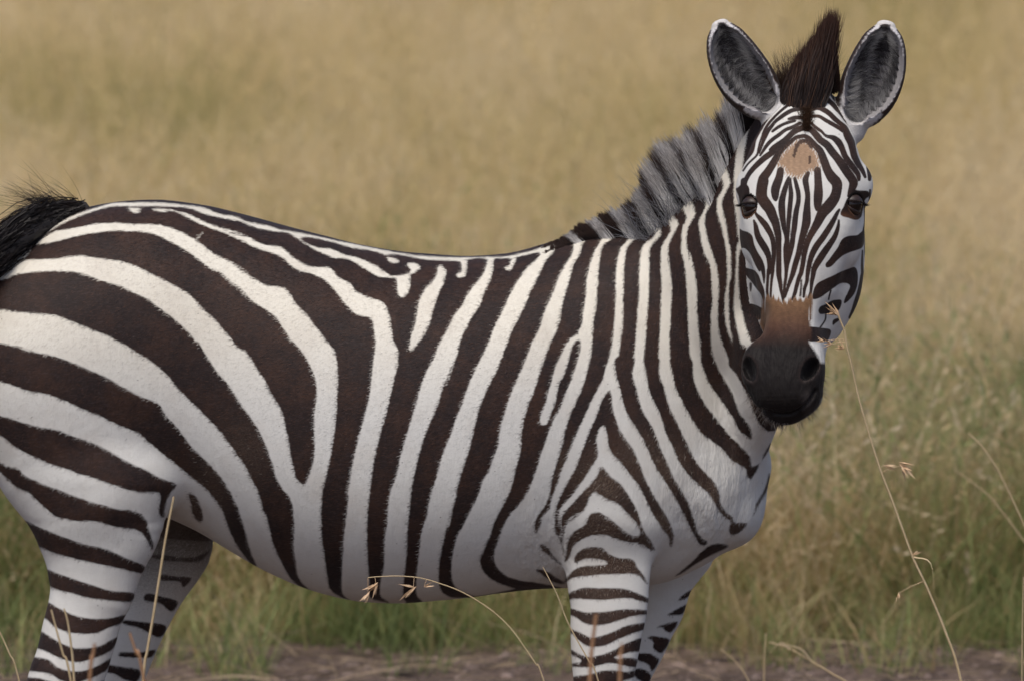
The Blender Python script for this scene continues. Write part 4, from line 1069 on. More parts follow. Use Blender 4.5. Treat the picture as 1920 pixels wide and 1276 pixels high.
# forelock: the brown tuft standing between the ears
n = 11000
px_ = rng.uniform(-1, 1, n)
b_ = rng.uniform(-.5, 1, n)
bx = 1520 + px_ * 45 - 5 * b_
base = np.array([U(a, 156 + 34 * b * (1 - .5 * abs(c)) + 8 * c * c, -.30 - .055 * b) for a, b, c in zip(bx, b_, px_)])
roots = project(base, 2)
full = np.interp(px_, [-1, -.6, 0, .45, .75, 1], [.40, .58, .84, 1.0, .68, .36])
reach = full * (1 - .55 * rng.random(n) ** 1.6)
ax_, ay_ = 1562 + px_ * 11 + rng.normal(0, 6, n), np.full(n, 0.)
ty = 165 + (ay_ - 165) * reach; tx = bx + (ax_ - bx) * reach ** 1.15
tp = np.array([U(a, b, -.29) for a, b in zip(tx, ty)])
dv = tp - roots; ln = np.linalg.norm(dv, axis=1); dv /= ln[:, None]
br = rng.random(n)[:, None]
rc = np.array([[.018, .010, .008]]) * (.7 + br) + np.array([[.08, .04, .02]]) * (br > .85) * (b_ > .4)[:, None]
tc_ = np.array([[.075, .034, .021]]) * (.5 + br)
strands('forelock', roots, dv, ln, rng.uniform(.0010, .0019, n), rc, tc_, rng.normal(0, .07, (n, 3)), zebra, seg=5, kind='stuff', jit=.06, clump=(np.digitize(px_, np.linspace(-1, 1, 36)) * 10 + rng.integers(0, 10, n)), close=.5, face=(-.2, -1, .4))
n = 900                                                       # stray fine hairs round the tuft
a_ = rng.uniform(-1, 1, n)
roots = project(np.array([U(1505 + a * 52, 168 + 8 * a * a, -.28) for a in a_]), 2)
ang = np.radians(90 - a_ * 12 + rng.normal(2, 12, n))
strands('forelock_wisps', roots, np.stack([np.cos(ang), rng.normal(0, .2, n), np.sin(ang)], 1), rng.uniform(.03, .085, n), np.full(n, .0007), np.array([[.06, .035, .025]]).repeat(n, 0), np.array([[.12, .08, .06]]).repeat(n, 0), rng.normal(0, .12, (n, 3)), zebra, seg=4, kind='stuff')
# down the parting to the forehead
n = 900
q_ = rng.random(n)
roots = project(np.array([U(1512 - 2 * t_ + rng.normal(0, 3 + 6 * (1 - t_)), 175 + 65 * t_, -.37) for t_ in q_]), 3)
strands('forehead_hair', roots, np.array([[0., -.35, .6]]).repeat(n, 0) + rng.normal(0, .35, (n, 3)), rng.uniform(.006, .016, n), np.full(n, .0009), np.array([[.03, .017, .012]]).repeat(n, 0), np.array([[.12, .065, .035]]).repeat(n, 0), rng.normal(0, .2, (n, 3)), zebra, seg=3, kind='stuff')

# woolly hair in the ears
def ear_hair(sw, inn, sgn, lean):
    n = 8000
    t_ = rng.uniform(.14, .86, n); l_ = rng.uniform(-.8, .8, n)
    l_ = np.where(rng.random(n) < .45, np.sign(l_) * rng.uniform(.5, .80, n), l_)
    j = (t_ * (len(sw.C) - 1)).astype(int)
    R_ = sw.C[j] + sw.L[j] * (sw.W[j] * l_)[:, None]
    R_[:, 1] += -.004 + sw.W[j] * .25 * (1 - l_ ** 2)
    R_[:, 1] += .004; R_ = project(R_, 3)
    lx = np.einsum('ij,ij->i', R_ - sw.C[j], sw.L[j]) / sw.W[j]
    ok = (np.abs(lx) < .84) & (inn(R_) < .006)
    R_, l_, t_, j = R_[ok], l_[ok], t_[ok], j[ok]; n = len(j)
    inw = -np.sign(l_)[:, None] * sw.L[j]
    d_ = inw * rng.uniform(.5, 1, n)[:, None] + np.array([0, -.22, 0]) + sw.T[j] * (.35 + .55 * np.sin(t_ * 7 + l_ * 5 + lean) + rng.normal(0, .30, n))[:, None]
    patch = np.sin(t_ * 11 + 3 * np.sin(l_ * 4 + lean) + lean) + rng.normal(0, .5, n) - (np.abs(l_) < .4) * .8 + .15
    li = np.clip(.5 + patch * .5, 0, 1)[:, None]
    c_ = (np.array([[.60, .59, .58]]) * li + np.array([[.05, .045, .05]]) * (1 - li)) * rng.uniform(.7, 1.1, n)[:, None]
    return strands('ear_hair', R_, d_, rng.uniform(.010, .028, n) * (1.05 - .5 * t_), rng.uniform(.0005, .0009, n), c_, c_ * .95, rng.normal(0, .10, (n, 3)) + sw.T[j] * .35, zebra, seg=4, kind='stuff', jit=.06)
ear_hair(*earL, -1, 0.); ear_hair(*earR, 1, 1.4)

# tail: a dark switch swung out behind the near buttock
n = 9000
t_ = rng.random(n) ** 1.2
TS = catmull([(160, 394, .0), (120, 404, -.03), (80, 420, -.08), (35, 450, -.15), (-20, 500, -.20), (-60, 580, -.23)], 60)
def tail_pt(q, jit=0):
    c = TS[np.clip((q * 59).astype(int), 0, 58)]
    w = 5 + 12 * np.clip(q * 3, 0, 1)
    return np.array([U(a, b + rng.normal(0, 1) * ww, y + rng.normal(0, .014)) for (a, b, y), ww in zip(c, w)])
roots = tail_pt(t_)
dsp = np.gradient(TS[:, :2], axis=0); dd = dsp[np.clip((t_ * 59).astype(int), 0, 58)]; dd /= np.linalg.norm(dd, axis=1)[:, None]
rc = np.array([[.012, .009, .009]]) * rng.uniform(.6, 1.9, n)[:, None]
strands('tail', roots, np.stack([dd[:, 0], np.full(n, -.25), -dd[:, 1] + rng.normal(.10, .10, n)], 1), rng.uniform(.12, .26, n), rng.uniform(.0013, .0024, n), rc, rc * 1.6 + .004, np.array([[.0, 0, -.45]]).repeat(n, 0), zebra, seg=6, kind='stuff', jit=.05, clump=(t_ * 70).astype(int) * 3 + rng.integers(0, 3, n))
n = 320
roots = np.array([U(rng.uniform(80, 162), 396 + rng.uniform(-4, 12), rng.normal(-.02, .015)) for _ in range(n)])
ang = np.radians(rng.normal(140, 20, n))
strands('tail_wisps', roots, np.stack([np.cos(ang), rng.normal(0, .2, n), np.sin(ang)], 1), rng.uniform(.03, .09, n), np.full(n, .0010), np.array([[.02, .012, .010]]).repeat(n, 0), np.array([[.03, .018, .013]]).repeat(n, 0), np.array([[-.45, 0, -.15]]).repeat(n, 0) + rng.normal(0, .2, (n, 3)), zebra, seg=6, kind='stuff')
dock = Sweep([np.r_[U(a, b + 3, y), r, r, r] for (a, b, y), r in zip(TS[::8], np.linspace(.020, .012, 8))], (0, 1, 0), n=14)
ph = np.linspace(0, 2 * math.pi, 13)[:-1]
V = np.vstack([dock.C[i] + dock.L[i] * dock.W[i] * math.cos(a) + dock.D[i] * dock.Uf[i] * math.sin(a) for i in range(14) for a in ph])
Fc = [(i * 12 + j, i * 12 + (j + 1) % 12, (i + 1) * 12 + (j + 1) % 12, (i + 1) * 12 + j) for i in range(13) for j in range(12)]
mt_, nt_, b_ = new_mat('tail_skin'); b_.inputs['Base Color'].default_value = (.012, .009, .009, 1); b_.inputs['Roughness'].default_value = .8
mesh_obj('tail_dock', V, Fc, mt_, zebra)

# whiskers and beard of the muzzle
n = 300
q_ = rng.random(n)
CH = trace("S 370,800 420,900 490,1000 560,1080 640,1110 740,1130 850,1128 960,1090 1040,1010 1100,900 1170,760 1225,620")
ci = q_ * (len(CH) - 1.001); ii = ci.astype(int); pp = CH[ii] + (CH[ii + 1] - CH[ii]) * (ci - ii)[:, None]
cen_ = np.array([1468, 715])
pin = pp + (cen_ - pp) * rng.uniform(.02, .16, (n, 1))
roots = project(np.array([U(a, b, -.40) for a, b in pin]), 3)
od = pp - cen_; od /= np.linalg.norm(od, axis=1)[:, None]
dd = np.stack([od[:, 0], np.full(n, -.25), -od[:, 1] - .25], 1) + rng.normal(0, .3, (n, 3))
pale = (rng.random(n) < .55)[:, None]
cc = np.where(pale, np.array([[.40, .36, .32]]), np.array([[.03, .02, .018]]))
strands('whiskers', roots, dd, rng.uniform(.005, .020, n), rng.uniform(.0004, .0007, n), cc, cc, rng.normal(0, .3, (n, 3)) + [0, 0, -.3], zebra, seg=4, kind='stuff', jit=.1)
n = 900                                                       # beard on the near side of the lower lip
q_ = rng.random(n)
CH = trace("S 380,840 430,950 490,1040 560,1110 640,1150 740,1150")
ci = q_ * (len(CH) - 1.001); ii = ci.astype(int); pp = CH[ii] + (CH[ii + 1] - CH[ii]) * (ci - ii)[:, None] + rng.normal(0, 3, (n, 2))
roots = project(np.array([U(a, b, -.36) for a, b in pp]), 2)
pale = (rng.random(n) < .4)[:, None]
cc = np.where(pale, np.array([[.38, .33, .28]]), np.array([[.04, .022, .018]]))
strands('beard', roots, np.array([[.10, -.2, -1.]]).repeat(n, 0) + rng.normal(0, .2, (n, 3)), rng.uniform(.006, .016, n), rng.uniform(.0005, .0008, n), cc, cc, np.array([[.2, 0, -.1]]).repeat(n, 0), zebra, seg=3, kind='stuff')

# ------------------------------------------------------------------ eyes with lids and lashes
def eye_material():
    m, nt, b = new_mat('eye')
    b.inputs['Base Color'].default_value = (.010, .006, .005, 1); b.inputs['Roughness'].default_value = .16; b.inputs['IOR'].default_value = 1.30
    b.inputs['Coat Weight'].default_value = .3; b.inputs['Coat Roughness'].default_value = .02
    tc = node(nt, 'ShaderNodeTexCoord'); n_ = node(nt, 'ShaderNodeTexNoise'); n_.inputs['Scale'].default_value = 90
    nt.links.new(tc.outputs['Object'], n_.inputs['Vector'])
    r = node(nt, 'ShaderNodeMapRange'); r.inputs[3].default_value = .4; r.inputs[4].default_value = 1.6
    nt.links.new(n_.outputs['Fac'], r.inputs[0])
    q = node(nt, 'ShaderNodeMix'); q.data_type = 'RGBA'; q.inputs[6].default_value = (.004, .003, .003, 1); q.inputs[7].default_value = (.020, .009, .006, 1)
    nt.links.new(n_.outputs['Fac'], q.inputs[0]); nt.links.new(q.outputs[2], b.inputs['Base Color'])
    return m
EYE = eye_material()
LID, nt_, b_ = new_mat('eyelid'); b_.inputs['Roughness'].default_value = .45
tcn = node(nt_, 'ShaderNodeTexCoord'); nn = node(nt_, 'ShaderNodeTexNoise'); nn.inputs['Scale'].default_value = 160
nt_.links.new(tcn.outputs['Object'], nn.inputs['Vector'])
rp_ = node(nt_, 'ShaderNodeMix'); rp_.data_type = 'RGBA'; rp_.inputs[6].default_value = (.012, .008, .008, 1); rp_.inputs[7].default_value = (.045, .024, .016, 1)
nt_.links.new(nn.outputs['Fac'], rp_.inputs[0]); nt_.links.new(rp_.outputs[2], b_.inputs['Base Color'])
for c, sg, out in EYES:
    nu, nv, r_ = 28, 20, .0190
    V = [c + r_ * np.array([math.cos(a) * math.sin(b), math.sin(a) * math.sin(b), math.cos(b)]) for b in np.linspace(0.02, math.pi - .02, nv) for a in np.linspace(0, 2 * math.pi, nu, endpoint=False)]
    Fc = [(i * nu + j, i * nu + (j + 1) % nu, (i + 1) * nu + (j + 1) % nu, (i + 1) * nu + j) for i in range(nv - 1) for j in range(nu)]
    mesh_obj('eye', V, Fc, EYE, zebra)
    # lids: two hooded shells over the ball
    fwd = nrm(np.cross(out, Ah)); upv = np.cross(fwd, out)
    if upv[2] < 0: upv = -upv
    for kind_, a0, a1, th in (('upper_eyelid', 2, 96, .0208), ('lower_eyelid', -96, -36, .0206)):
        V, Fc = [], []
        A_ = np.linspace(-78, 78, 15); E_ = np.linspace(a0, a1, 6)
        for k_, el in enumerate(E_):
            for az in A_:
                edge_ = abs(az) / 78
                e2 = el * (1 - .75 * edge_ ** 2) if kind_[0] == 'u' else el * (1 - .75 * edge_ ** 2)
                e2 = math.radians(e2); a2 = math.radians(az)
                rr = th - .0022 * (k_ == (5 if kind_[0] == 'l' else 0))
                V.append(c + rr * (out * math.cos(e2) * math.cos(a2) + fwd * math.cos(e2) * math.sin(a2) + upv * math.sin(e2)))
        Fc = [(i * 15 + j, i * 15 + j + 1, (i + 1) * 15 + j + 1, (i + 1) * 15 + j) for i in range(5) for j in range(14)]
        o_ = mesh_obj(kind_, V, Fc, LID, zebra)
        o_.modifiers.new('thick', 'SOLIDIFY').thickness = .002
    n = 90
    az = np.radians(rng.uniform(-60, 60, n)); el = np.radians(6)
    roots = c + .0212 * (out * (math.cos(el) * np.cos(az))[:, None] + fwd * (math.cos(el) * np.sin(az))[:, None] + upv * math.sin(el))
    cc = np.array([[.012, .009, .008]]).repeat(n, 0)
    strands('eyelashes', roots, out * 1 + fwd * (np.sin(az) * .6)[:, None] - upv * .35, rng.uniform(.008, .016, n), np.full(n, .0007), cc, cc, (upv * .25)[None].repeat(n, 0), zebra, seg=4, kind='stuff', jit=.08)
# ------------------------------------------------------------------ ground, grass and litter
def ground_z(x, y):
    """slight waves; a low broken bank where the grass begins"""
    b = 4.62 + .12 * np.sin(x * 2.1 + .6) + .09 * np.sin(x * 5.3 + 1.7) + .05 * np.sin(x * 11.)
    step = .016 / (1 + np.exp(-(y - b) / .05))
    lump = .012 * np.sin(x * 7 + 3 * np.sin(y * 5)) * np.sin(y * 9 + 1.3) + .007 * np.sin(x * 23 + y * 5) * np.sin(y * 19 - x * 4)
    near = np.exp(-((y - 4.4) / 1.6) ** 2)
    far = .25 * np.sin(x * .05 + 1) * np.sin(y * .03) * np.clip((y - 60) / 200, 0, 1)
    return step + lump * near + far

def ground_mat():
    m, nt, b = new_mat('soil')
    tc = node(nt, 'ShaderNodeTexCoord'); L = nt.links.new
    def noise(s, d):
        n_ = node(nt, 'ShaderNodeTexNoise'); n_.inputs['Scale'].default_value = s; n_.inputs['Detail'].default_value = d; n_.inputs['Roughness'].default_value = .65
        L(tc.outputs['Object'], n_.inputs['Vector']); return n_.outputs['Fac']
    r = node(nt, 'ShaderNodeValToRGB'); L(noise(7, 8), r.inputs[0])
    e = r.color_ramp.elements; e[0].position, e[1].position = .32, .72
    e[0].color = (.030, .022, .019, 1); e[1].color = (.25, .19, .155, 1)
    k = e.new(.5); k.color = (.13, .096, .080, 1)
    r2 = node(nt, 'ShaderNodeValToRGB'); L(noise(45, 4), r2.inputs[0])
    r2.color_ramp.elements[0].position, r2.color_ramp.elements[1].position = .35, .65
    r2.color_ramp.elements[0].color = (.5, .5, .5, 1); r2.color_ramp.elements[1].color = (1.25, 1.22, 1.2, 1)
    q = node(nt, 'ShaderNodeMix'); q.data_type = 'RGBA'; q.blend_type = 'MULTIPLY'; q.inputs[0].default_value = 1
    L(r.outputs[0], q.inputs[6]); L(r2.outputs[0], q.inputs[7])
    sx = node(nt, 'ShaderNodeSeparateXYZ'); L(tc.outputs['Object'], sx.inputs[0])
    my = node(nt, 'ShaderNodeMapRange'); my.inputs[1].default_value = 4.9; my.inputs[2].default_value = 7.5; L(sx.outputs[1], my.inputs[0])
    th = node(nt, 'ShaderNodeMix'); th.data_type = 'RGBA'; L(my.outputs[0], th.inputs[0]); L(q.outputs[2], th.inputs[6]); th.inputs[7].default_value = (.36, .285, .15, 1)
    L(th.outputs[2], b.inputs['Base Color'])
    b.inputs['Roughness'].default_value = .95; b.inputs['Specular IOR Level'].default_value = .15
    bp = node(nt, 'ShaderNodeBump'); bp.inputs['Strength'].default_value = .9; bp.inputs['Distance'].default_value = .02
    L(noise(30, 6), bp.inputs['Height']); L(bp.outputs[0], b.inputs['Normal'])
    return m
def grid(xs, ys):
    X, Y = np.meshgrid(xs, ys, indexing='ij'); Z = ground_z(X, Y)
    V = np.stack([X, Y, Z], -1).reshape(-1, 3); ny = len(ys)
    i = (np.arange(len(xs) - 1)[:, None] * ny + np.arange(ny - 1)[None]).ravel()
    return V, np.stack([i, i + ny, i + ny + 1, i + 1], 1)
xs = np.concatenate([-np.geomspace(4000, 4, 34), np.linspace(-3.9, 3.9, 200), np.geomspace(4, 4000, 34)])
ys = np.concatenate([-np.geomspace(3000, 3, 24), np.linspace(-2.8, 3.2, 30), np.linspace(3.25, 6.5, 130), np.geomspace(6.7, 5000, 60)])
V, Fq = grid(xs, ys)
tag(mesh_obj('ground', V, Fq, ground_mat()), kind='structure')

# clods and small stones along the bare strip
def rock_mesh(seed, sub=2):
    import bmesh
    bm = bmesh.new(); bmesh.ops.create_icosphere(bm, subdivisions=sub, radius=1)
    r_ = np.random.default_rng(seed); w = r_.normal(0, 1.3, (5, 3)); ph_ = r_.uniform(0, 6, 5)
    for v in bm.verts:
        c = np.array(v.co); k = 1 + .16 * sum(math.sin(c @ w[i] * 1.6 + ph_[i]) for i in range(5)) / 2
        v.co = Vector(c * k * np.array([1.2, 1, .6]))
    me = bpy.data.meshes.new('clod'); bm.to_mesh(me); bm.free()
    return np.array([v.co[:] for v in me.vertices]), np.array([p.vertices[:] for p in me.polygons])
CM, nt, b = new_mat('clod_soil'); L = nt.links.new
tc = node(nt, 'ShaderNodeTexCoord'); n_ = node(nt, 'ShaderNodeTexNoise'); n_.inputs['Scale'].default_value = 12; n_.inputs['Detail'].default_value = 6
L(tc.outputs['Object'], n_.inputs['Vector']); r = node(nt, 'ShaderNodeValToRGB'); L(n_.outputs['Fac'], r.inputs[0])
r.color_ramp.elements[0].position, r.color_ramp.elements[1].position = .35, .68
r.color_ramp.elements[0].color = (.06, .044, .038, 1); r.color_ramp.elements[1].color = (.27, .20, .17, 1)
L(r.outputs[0], b.inputs['Base Color']); b.inputs['Roughness'].default_value = .95
rv = [rock_mesh(s) for s in range(6)]
VV, FF, o0 = [], [], 0
for k in range(2600):
    v, f = rv[k % 6]; y = 4.40 + rng.normal(0, .28) if k % 3 else rng.uniform(2.8, 4.8); x = rng.uniform(-3.4, 3.4)
    s_ = min(rng.lognormal(-5.15, .55), .018); a = rng.uniform(0, 6.28)
    c, s2 = math.cos(a), math.sin(a)
    p = v * s_; p = np.stack([p[:, 0] * c - p[:, 1] * s2, p[:, 0] * s2 + p[:, 1] * c, p[:, 2]], 1)
    VV.append(p + [x, y, float(ground_z(np.array(x), np.array(y))) + s_ * .05]); FF.append(f + o0); o0 += len(v)
tag(mesh_obj('dirt_clods', np.vstack(VV), np.vstack(FF), CM), 'reddish brown dirt clods and small stones strewn along the bare soil strip', 'clods', kind='stuff')

def blade_mat(name, stops, trans=.35):
    """colour by 'tone' (0..1 per blade, r) and height up the blade (g)"""
    m, nt, b = new_mat(name); L = nt.links.new
    a = node(nt, 'ShaderNodeAttribute'); a.attribute_name = 'tone'
    sp = node(nt, 'ShaderNodeSeparateColor'); L(a.outputs['Color'], sp.inputs[0])
    oi = node(nt, 'ShaderNodeObjectInfo')
    ad = node(nt, 'ShaderNodeMath'); ad.operation = 'ADD'; L(sp.outputs[0], ad.inputs[0])
    tc = node(nt, 'ShaderNodeNewGeometry')
    n_ = node(nt, 'ShaderNodeTexNoise'); n_.inputs['Scale'].default_value = .8; n_.inputs['Detail'].default_value = 4
    mp = node(nt, 'ShaderNodeMapping'); mp.inputs['Scale'].default_value = (1, .3, .35); L(tc.outputs['Position'], mp.inputs['Vector']); L(mp.outputs[0], n_.inputs['Vector'])
    ms = node(nt, 'ShaderNodeMapRange'); ms.inputs[1].default_value = .3; ms.inputs[2].default_value = .7; ms.inputs[3].default_value = -.42; ms.inputs[4].default_value = .42
    L(n_.outputs['Fac'], ms.inputs[0]); L(ms.outputs[0], ad.inputs[1])
    r = node(nt, 'ShaderNodeValToRGB'); L(ad.outputs[0], r.inputs[0])
    el = r.color_ramp.elements
    while len(el) > 1: el.remove(el[-1])
    el[0].position = stops[0][0]; el[0].color = (*stops[0][1], 1)
    for p_, c_ in stops[1:]: el.new(p_).color = (*c_, 1)
    L(r.outputs[0], b.inputs['Base Color'])
    b.inputs['Roughness'].default_value = .6; b.inputs['Specular IOR Level'].default_value = .25
    t_ = node(nt, 'ShaderNodeBsdfTranslucent'); L(r.outputs[0], t_.inputs[0])
    mx = node(nt, 'ShaderNodeMixShader'); mx.inputs[0].default_value = trans
    L(b.outputs[0], mx.inputs[1]); L(t_.outputs[0], mx.inputs[2])
    L(mx.outputs[0], nt.nodes['Material Output'].inputs['Surface'])
    return m

def tuft(name, n, h, spread, width, lean, tone, mat, heads=.0, seg=4, seed=0):
    r_ = np.random.default_rng(seed)
    t = np.linspace(0, 1, seg + 1)
    a = r_.uniform(0, 6.283, n); rad = spread * np.sqrt(r_.random(n))
    R_ = np.stack([rad * np.cos(a), rad * np.sin(a), np.full(n, -.02)], 1)
    b = r_.uniform(0, 6.283, n); ln_ = h * r_.uniform(.45, 1.1, n)
    le = np.abs(r_.normal(0, lean, n))
    d = np.stack([np.cos(b) * le, np.sin(b) * le, np.ones(n)], 1); d /= np.linalg.norm(d, axis=1)[:, None]
    bend = np.stack([np.cos(b), np.sin(b), -np.abs(r_.normal(.2, .25, n))], 1) * (np.abs(r_.normal(0, .35, n)) + .05)[:, None]
    P = R_[:, None] + d[:, None] * (ln_[:, None] * t)[..., None] + bend[:, None] * (t ** 2.2)[None, :, None] * ln_[:, None, None]
    sd_ = np.stack([-np.sin(b + r_.normal(0, 1, n)), np.cos(b + r_.normal(0, 1, n)), np.zeros(n)], 1)
    w = (width * r_.uniform(.6, 1.3, n))[:, None] * (1 - .85 * t ** 1.4)[None] / 2
    V = np.stack([P - sd_[:, None] * w[..., None], P + sd_[:, None] * w[..., None]], 2).reshape(-1, 3)
    base = (np.arange(n) * (seg + 1) * 2)[:, None] + (np.arange(seg) * 2)[None]
    F = np.stack([base, base + 1, base + 3, base + 2], -1).reshape(-1, 4)
    tn = np.clip(r_.normal(tone[0], tone[1], n), 0, 1)
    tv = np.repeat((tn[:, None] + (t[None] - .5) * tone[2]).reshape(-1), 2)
    if heads:
        k = r_.random(n) < heads
        idx = np.nonzero(k)[0]; hv, hf, ht = [], [], []; o_ = len(V)
        for i in idx:
            p = P[i, -1]; dr = P[i, -1] - P[i, -2]; dr = dr / np.linalg.norm(dr)
            for q in range(5):
                c = p - dr * q * .022; s_ = nrm(r_.normal(0, 1, 3)); e = c + dr * .022 + s_ * .012
                s2 = nrm(np.cross(dr, s_)) * .0035
                hv += [c, (c + e) / 2 + s2, e, (c + e) / 2 - s2]; hf.append([o_, o_ + 1, o_ + 2, o_ + 3]); o_ += 4; ht += [tn[i] + .15] * 4
        if hv: V = np.vstack([V, hv]); F = np.vstack([F, hf]); tv = np.concatenate([tv, ht])
    me = bpy.data.meshes.new(name)
    me.from_pydata([tuple(v) for v in V], [], F.tolist())
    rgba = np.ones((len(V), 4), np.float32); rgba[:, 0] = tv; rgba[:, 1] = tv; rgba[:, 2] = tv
    me.attributes.new('tone', 'FLOAT_COLOR', 'POINT').data.foreach_set('color', rgba.ravel())
    me.materials.append(mat)
    return me

def scatter(name, meshes, pts, scl, label, cat, rotmax=.12):
    """one countless mass: a point cloud mesh whose geometry nodes place the tufts"""
    me = bpy.data.meshes.new(name)
    me.vertices.add(len(pts)); me.vertices.foreach_set('co', np.asarray(pts, np.float32).ravel())
    me.attributes.new('size', 'FLOAT', 'POINT').data.foreach_set('value', np.asarray(scl, np.float32))
    o = bpy.data.objects.new(name, me); COL.objects.link(o)
    ng_ = bpy.data.node_groups.new(name, 'GeometryNodeTree')
    ng_.interface.new_socket('Geometry', in_out='INPUT', socket_type='NodeSocketGeometry')
    ng_.interface.new_socket('Geometry', in_out='OUTPUT', socket_type='NodeSocketGeometry')
    N = ng_.nodes; gi = N.new('NodeGroupInput'); go = N.new('NodeGroupOutput')
    jn = N.new('GeometryNodeGeometryToInstance')
    srcs = []
    for i, mm in enumerate(meshes):
        oo = bpy.data.objects.new(name + '_source', mm)          # never linked: only its mesh is read
        inf = N.new('GeometryNodeObjectInfo'); inf.inputs[0].default_value = oo
        inf.inputs['As Instance'].default_value = True
        srcs.append(inf)
    for q in reversed(srcs): ng_.links.new(q.outputs['Geometry'], jn.inputs[0])
    ip = N.new('GeometryNodeInstanceOnPoints'); ip.inputs['Pick Instance'].default_value = True
    m2p = N.new('GeometryNodeMeshToPoints')
    ng_.links.new(gi.outputs[0], m2p.inputs[0]); ng_.links.new(m2p.outputs[0], ip.inputs['Points'])
    ng_.links.new(jn.outputs[0], ip.inputs['Instance'])
    ri = N.new('FunctionNodeRandomValue'); ri.data_type = 'INT'
    [s_ for s_ in ri.inputs if s_.name == 'Max' and s_.enabled and s_.type == 'INT'][0].default_value = len(meshes) - 1
    ng_.links.new([s_ for s_ in ri.outputs if s_.type == 'INT'][0], ip.inputs['Instance Index'])
    rv_ = N.new('FunctionNodeRandomValue'); rv_.data_type = 'FLOAT_VECTOR'
    vi = [s_ for s_ in rv_.inputs if s_.type == 'VECTOR']
    vi[0].default_value = (-rotmax, -rotmax, 0); vi[1].default_value = (rotmax, rotmax, 6.283)
    rv_.inputs['Seed'].default_value = 5
    ng_.links.new([s_ for s_ in rv_.outputs if s_.type == 'VECTOR'][0], ip.inputs['Rotation'])
    na = N.new('GeometryNodeInputNamedAttribute'); na.data_type = 'FLOAT'; na.inputs[0].default_value = 'size'
    ng_.links.new([s_ for s_ in na.outputs if s_.name == 'Attribute' and s_.enabled][0], ip.inputs['Scale'])
    ng_.links.new(ip.outputs[0], go.inputs[0])
    md = o.modifiers.new('scatter', 'NODES'); md.node_group = ng_
    return tag(o, label, cat, kind='stuff')

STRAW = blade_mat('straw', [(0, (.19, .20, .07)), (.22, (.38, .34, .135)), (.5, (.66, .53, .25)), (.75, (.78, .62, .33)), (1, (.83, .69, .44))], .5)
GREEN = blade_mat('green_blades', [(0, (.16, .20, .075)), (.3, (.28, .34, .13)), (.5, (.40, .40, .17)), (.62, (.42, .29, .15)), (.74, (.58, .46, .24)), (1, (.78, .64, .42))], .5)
def field_pts(n, y0, y1, margin, power=1.0):
    """points over the wedge of land the view sweeps, with room to step aside"""
    d = (y0 + CAM_D) * ((y1 + CAM_D) / (y0 + CAM_D)) ** (rng.random(n) ** power)
    y = d - CAM_D; x = rng.uniform(-1, 1, n) * (d * .0605 + margin + (d - CAM_D) * .15)
    return np.stack([x, y, ground_z(x, y)], 1)
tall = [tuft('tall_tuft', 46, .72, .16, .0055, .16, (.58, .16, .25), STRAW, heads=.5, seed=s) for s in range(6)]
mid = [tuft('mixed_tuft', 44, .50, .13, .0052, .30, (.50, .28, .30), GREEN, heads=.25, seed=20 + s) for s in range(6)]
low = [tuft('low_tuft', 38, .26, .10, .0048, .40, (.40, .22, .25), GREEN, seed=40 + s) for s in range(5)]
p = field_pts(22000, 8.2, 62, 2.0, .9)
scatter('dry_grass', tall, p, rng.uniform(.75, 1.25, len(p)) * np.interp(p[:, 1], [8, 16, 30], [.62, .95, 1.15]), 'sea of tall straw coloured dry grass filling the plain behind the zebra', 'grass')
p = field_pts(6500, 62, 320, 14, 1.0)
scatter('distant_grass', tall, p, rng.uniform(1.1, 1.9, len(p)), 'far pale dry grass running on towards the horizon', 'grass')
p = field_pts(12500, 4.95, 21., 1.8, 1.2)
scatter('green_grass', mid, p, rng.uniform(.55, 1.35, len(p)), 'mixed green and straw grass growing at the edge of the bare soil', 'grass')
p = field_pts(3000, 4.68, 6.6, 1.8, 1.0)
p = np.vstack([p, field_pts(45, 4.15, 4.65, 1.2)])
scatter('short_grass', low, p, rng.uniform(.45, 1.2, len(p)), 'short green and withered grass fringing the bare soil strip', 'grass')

# dead stems and twigs lying on the soil
n = 1500
x, y = rng.uniform(-3.2, 3.2, n), 4.40 + rng.normal(0, .35, n)
R_ = np.stack([x, y, ground_z(x, y) + rng.uniform(.002, .03, n)], 1)
a = rng.uniform(0, 6.28, n)
D_ = np.stack([np.cos(a), np.sin(a) * .6, rng.normal(.05, .12, n)], 1)
cc = np.array([[.52, .40, .27]]) * rng.uniform(.3, 1.3, n)[:, None]
tw = strands('dead_stems', R_, D_, rng.uniform(.05, .28, n), rng.uniform(.0016, .0042, n), cc, cc, np.stack([rng.normal(0, .2, n), rng.normal(0, .2, n), np.full(n, -.1)], 1), None, seg=5, kind='stuff')
tag(tw, 'dead grass stems and twigs lying across the bare soil', 'twigs')
# ------------------------------------------------------------------ single grass stalks in front of and beside the zebra
def stalk_mat(name, c0, c1, trans=.15):
    m, nt, b = new_mat(name); L = nt.links.new
    tc = node(nt, 'ShaderNodeTexCoord'); n_ = node(nt, 'ShaderNodeTexNoise'); n_.inputs['Scale'].default_value = 60; n_.inputs['Detail'].default_value = 3
    L(tc.outputs['Object'], n_.inputs['Vector'])
    q = node(nt, 'ShaderNodeMix'); q.data_type = 'RGBA'; q.inputs[6].default_value = (*c0, 1); q.inputs[7].default_value = (*c1, 1)
    L(n_.outputs['Fac'], q.inputs[0]); L(q.outputs[2], b.inputs['Base Color']); b.inputs['Roughness'].default_value = .5
    return m
STALK = stalk_mat('dry_stalk', (.36, .26, .13), (.58, .46, .28))
RUST = stalk_mat('rusty_stalk', (.22, .10, .045), (.42, .24, .12))
HEADM = stalk_mat('seed_head', (.40, .22, .10), (.66, .50, .32))

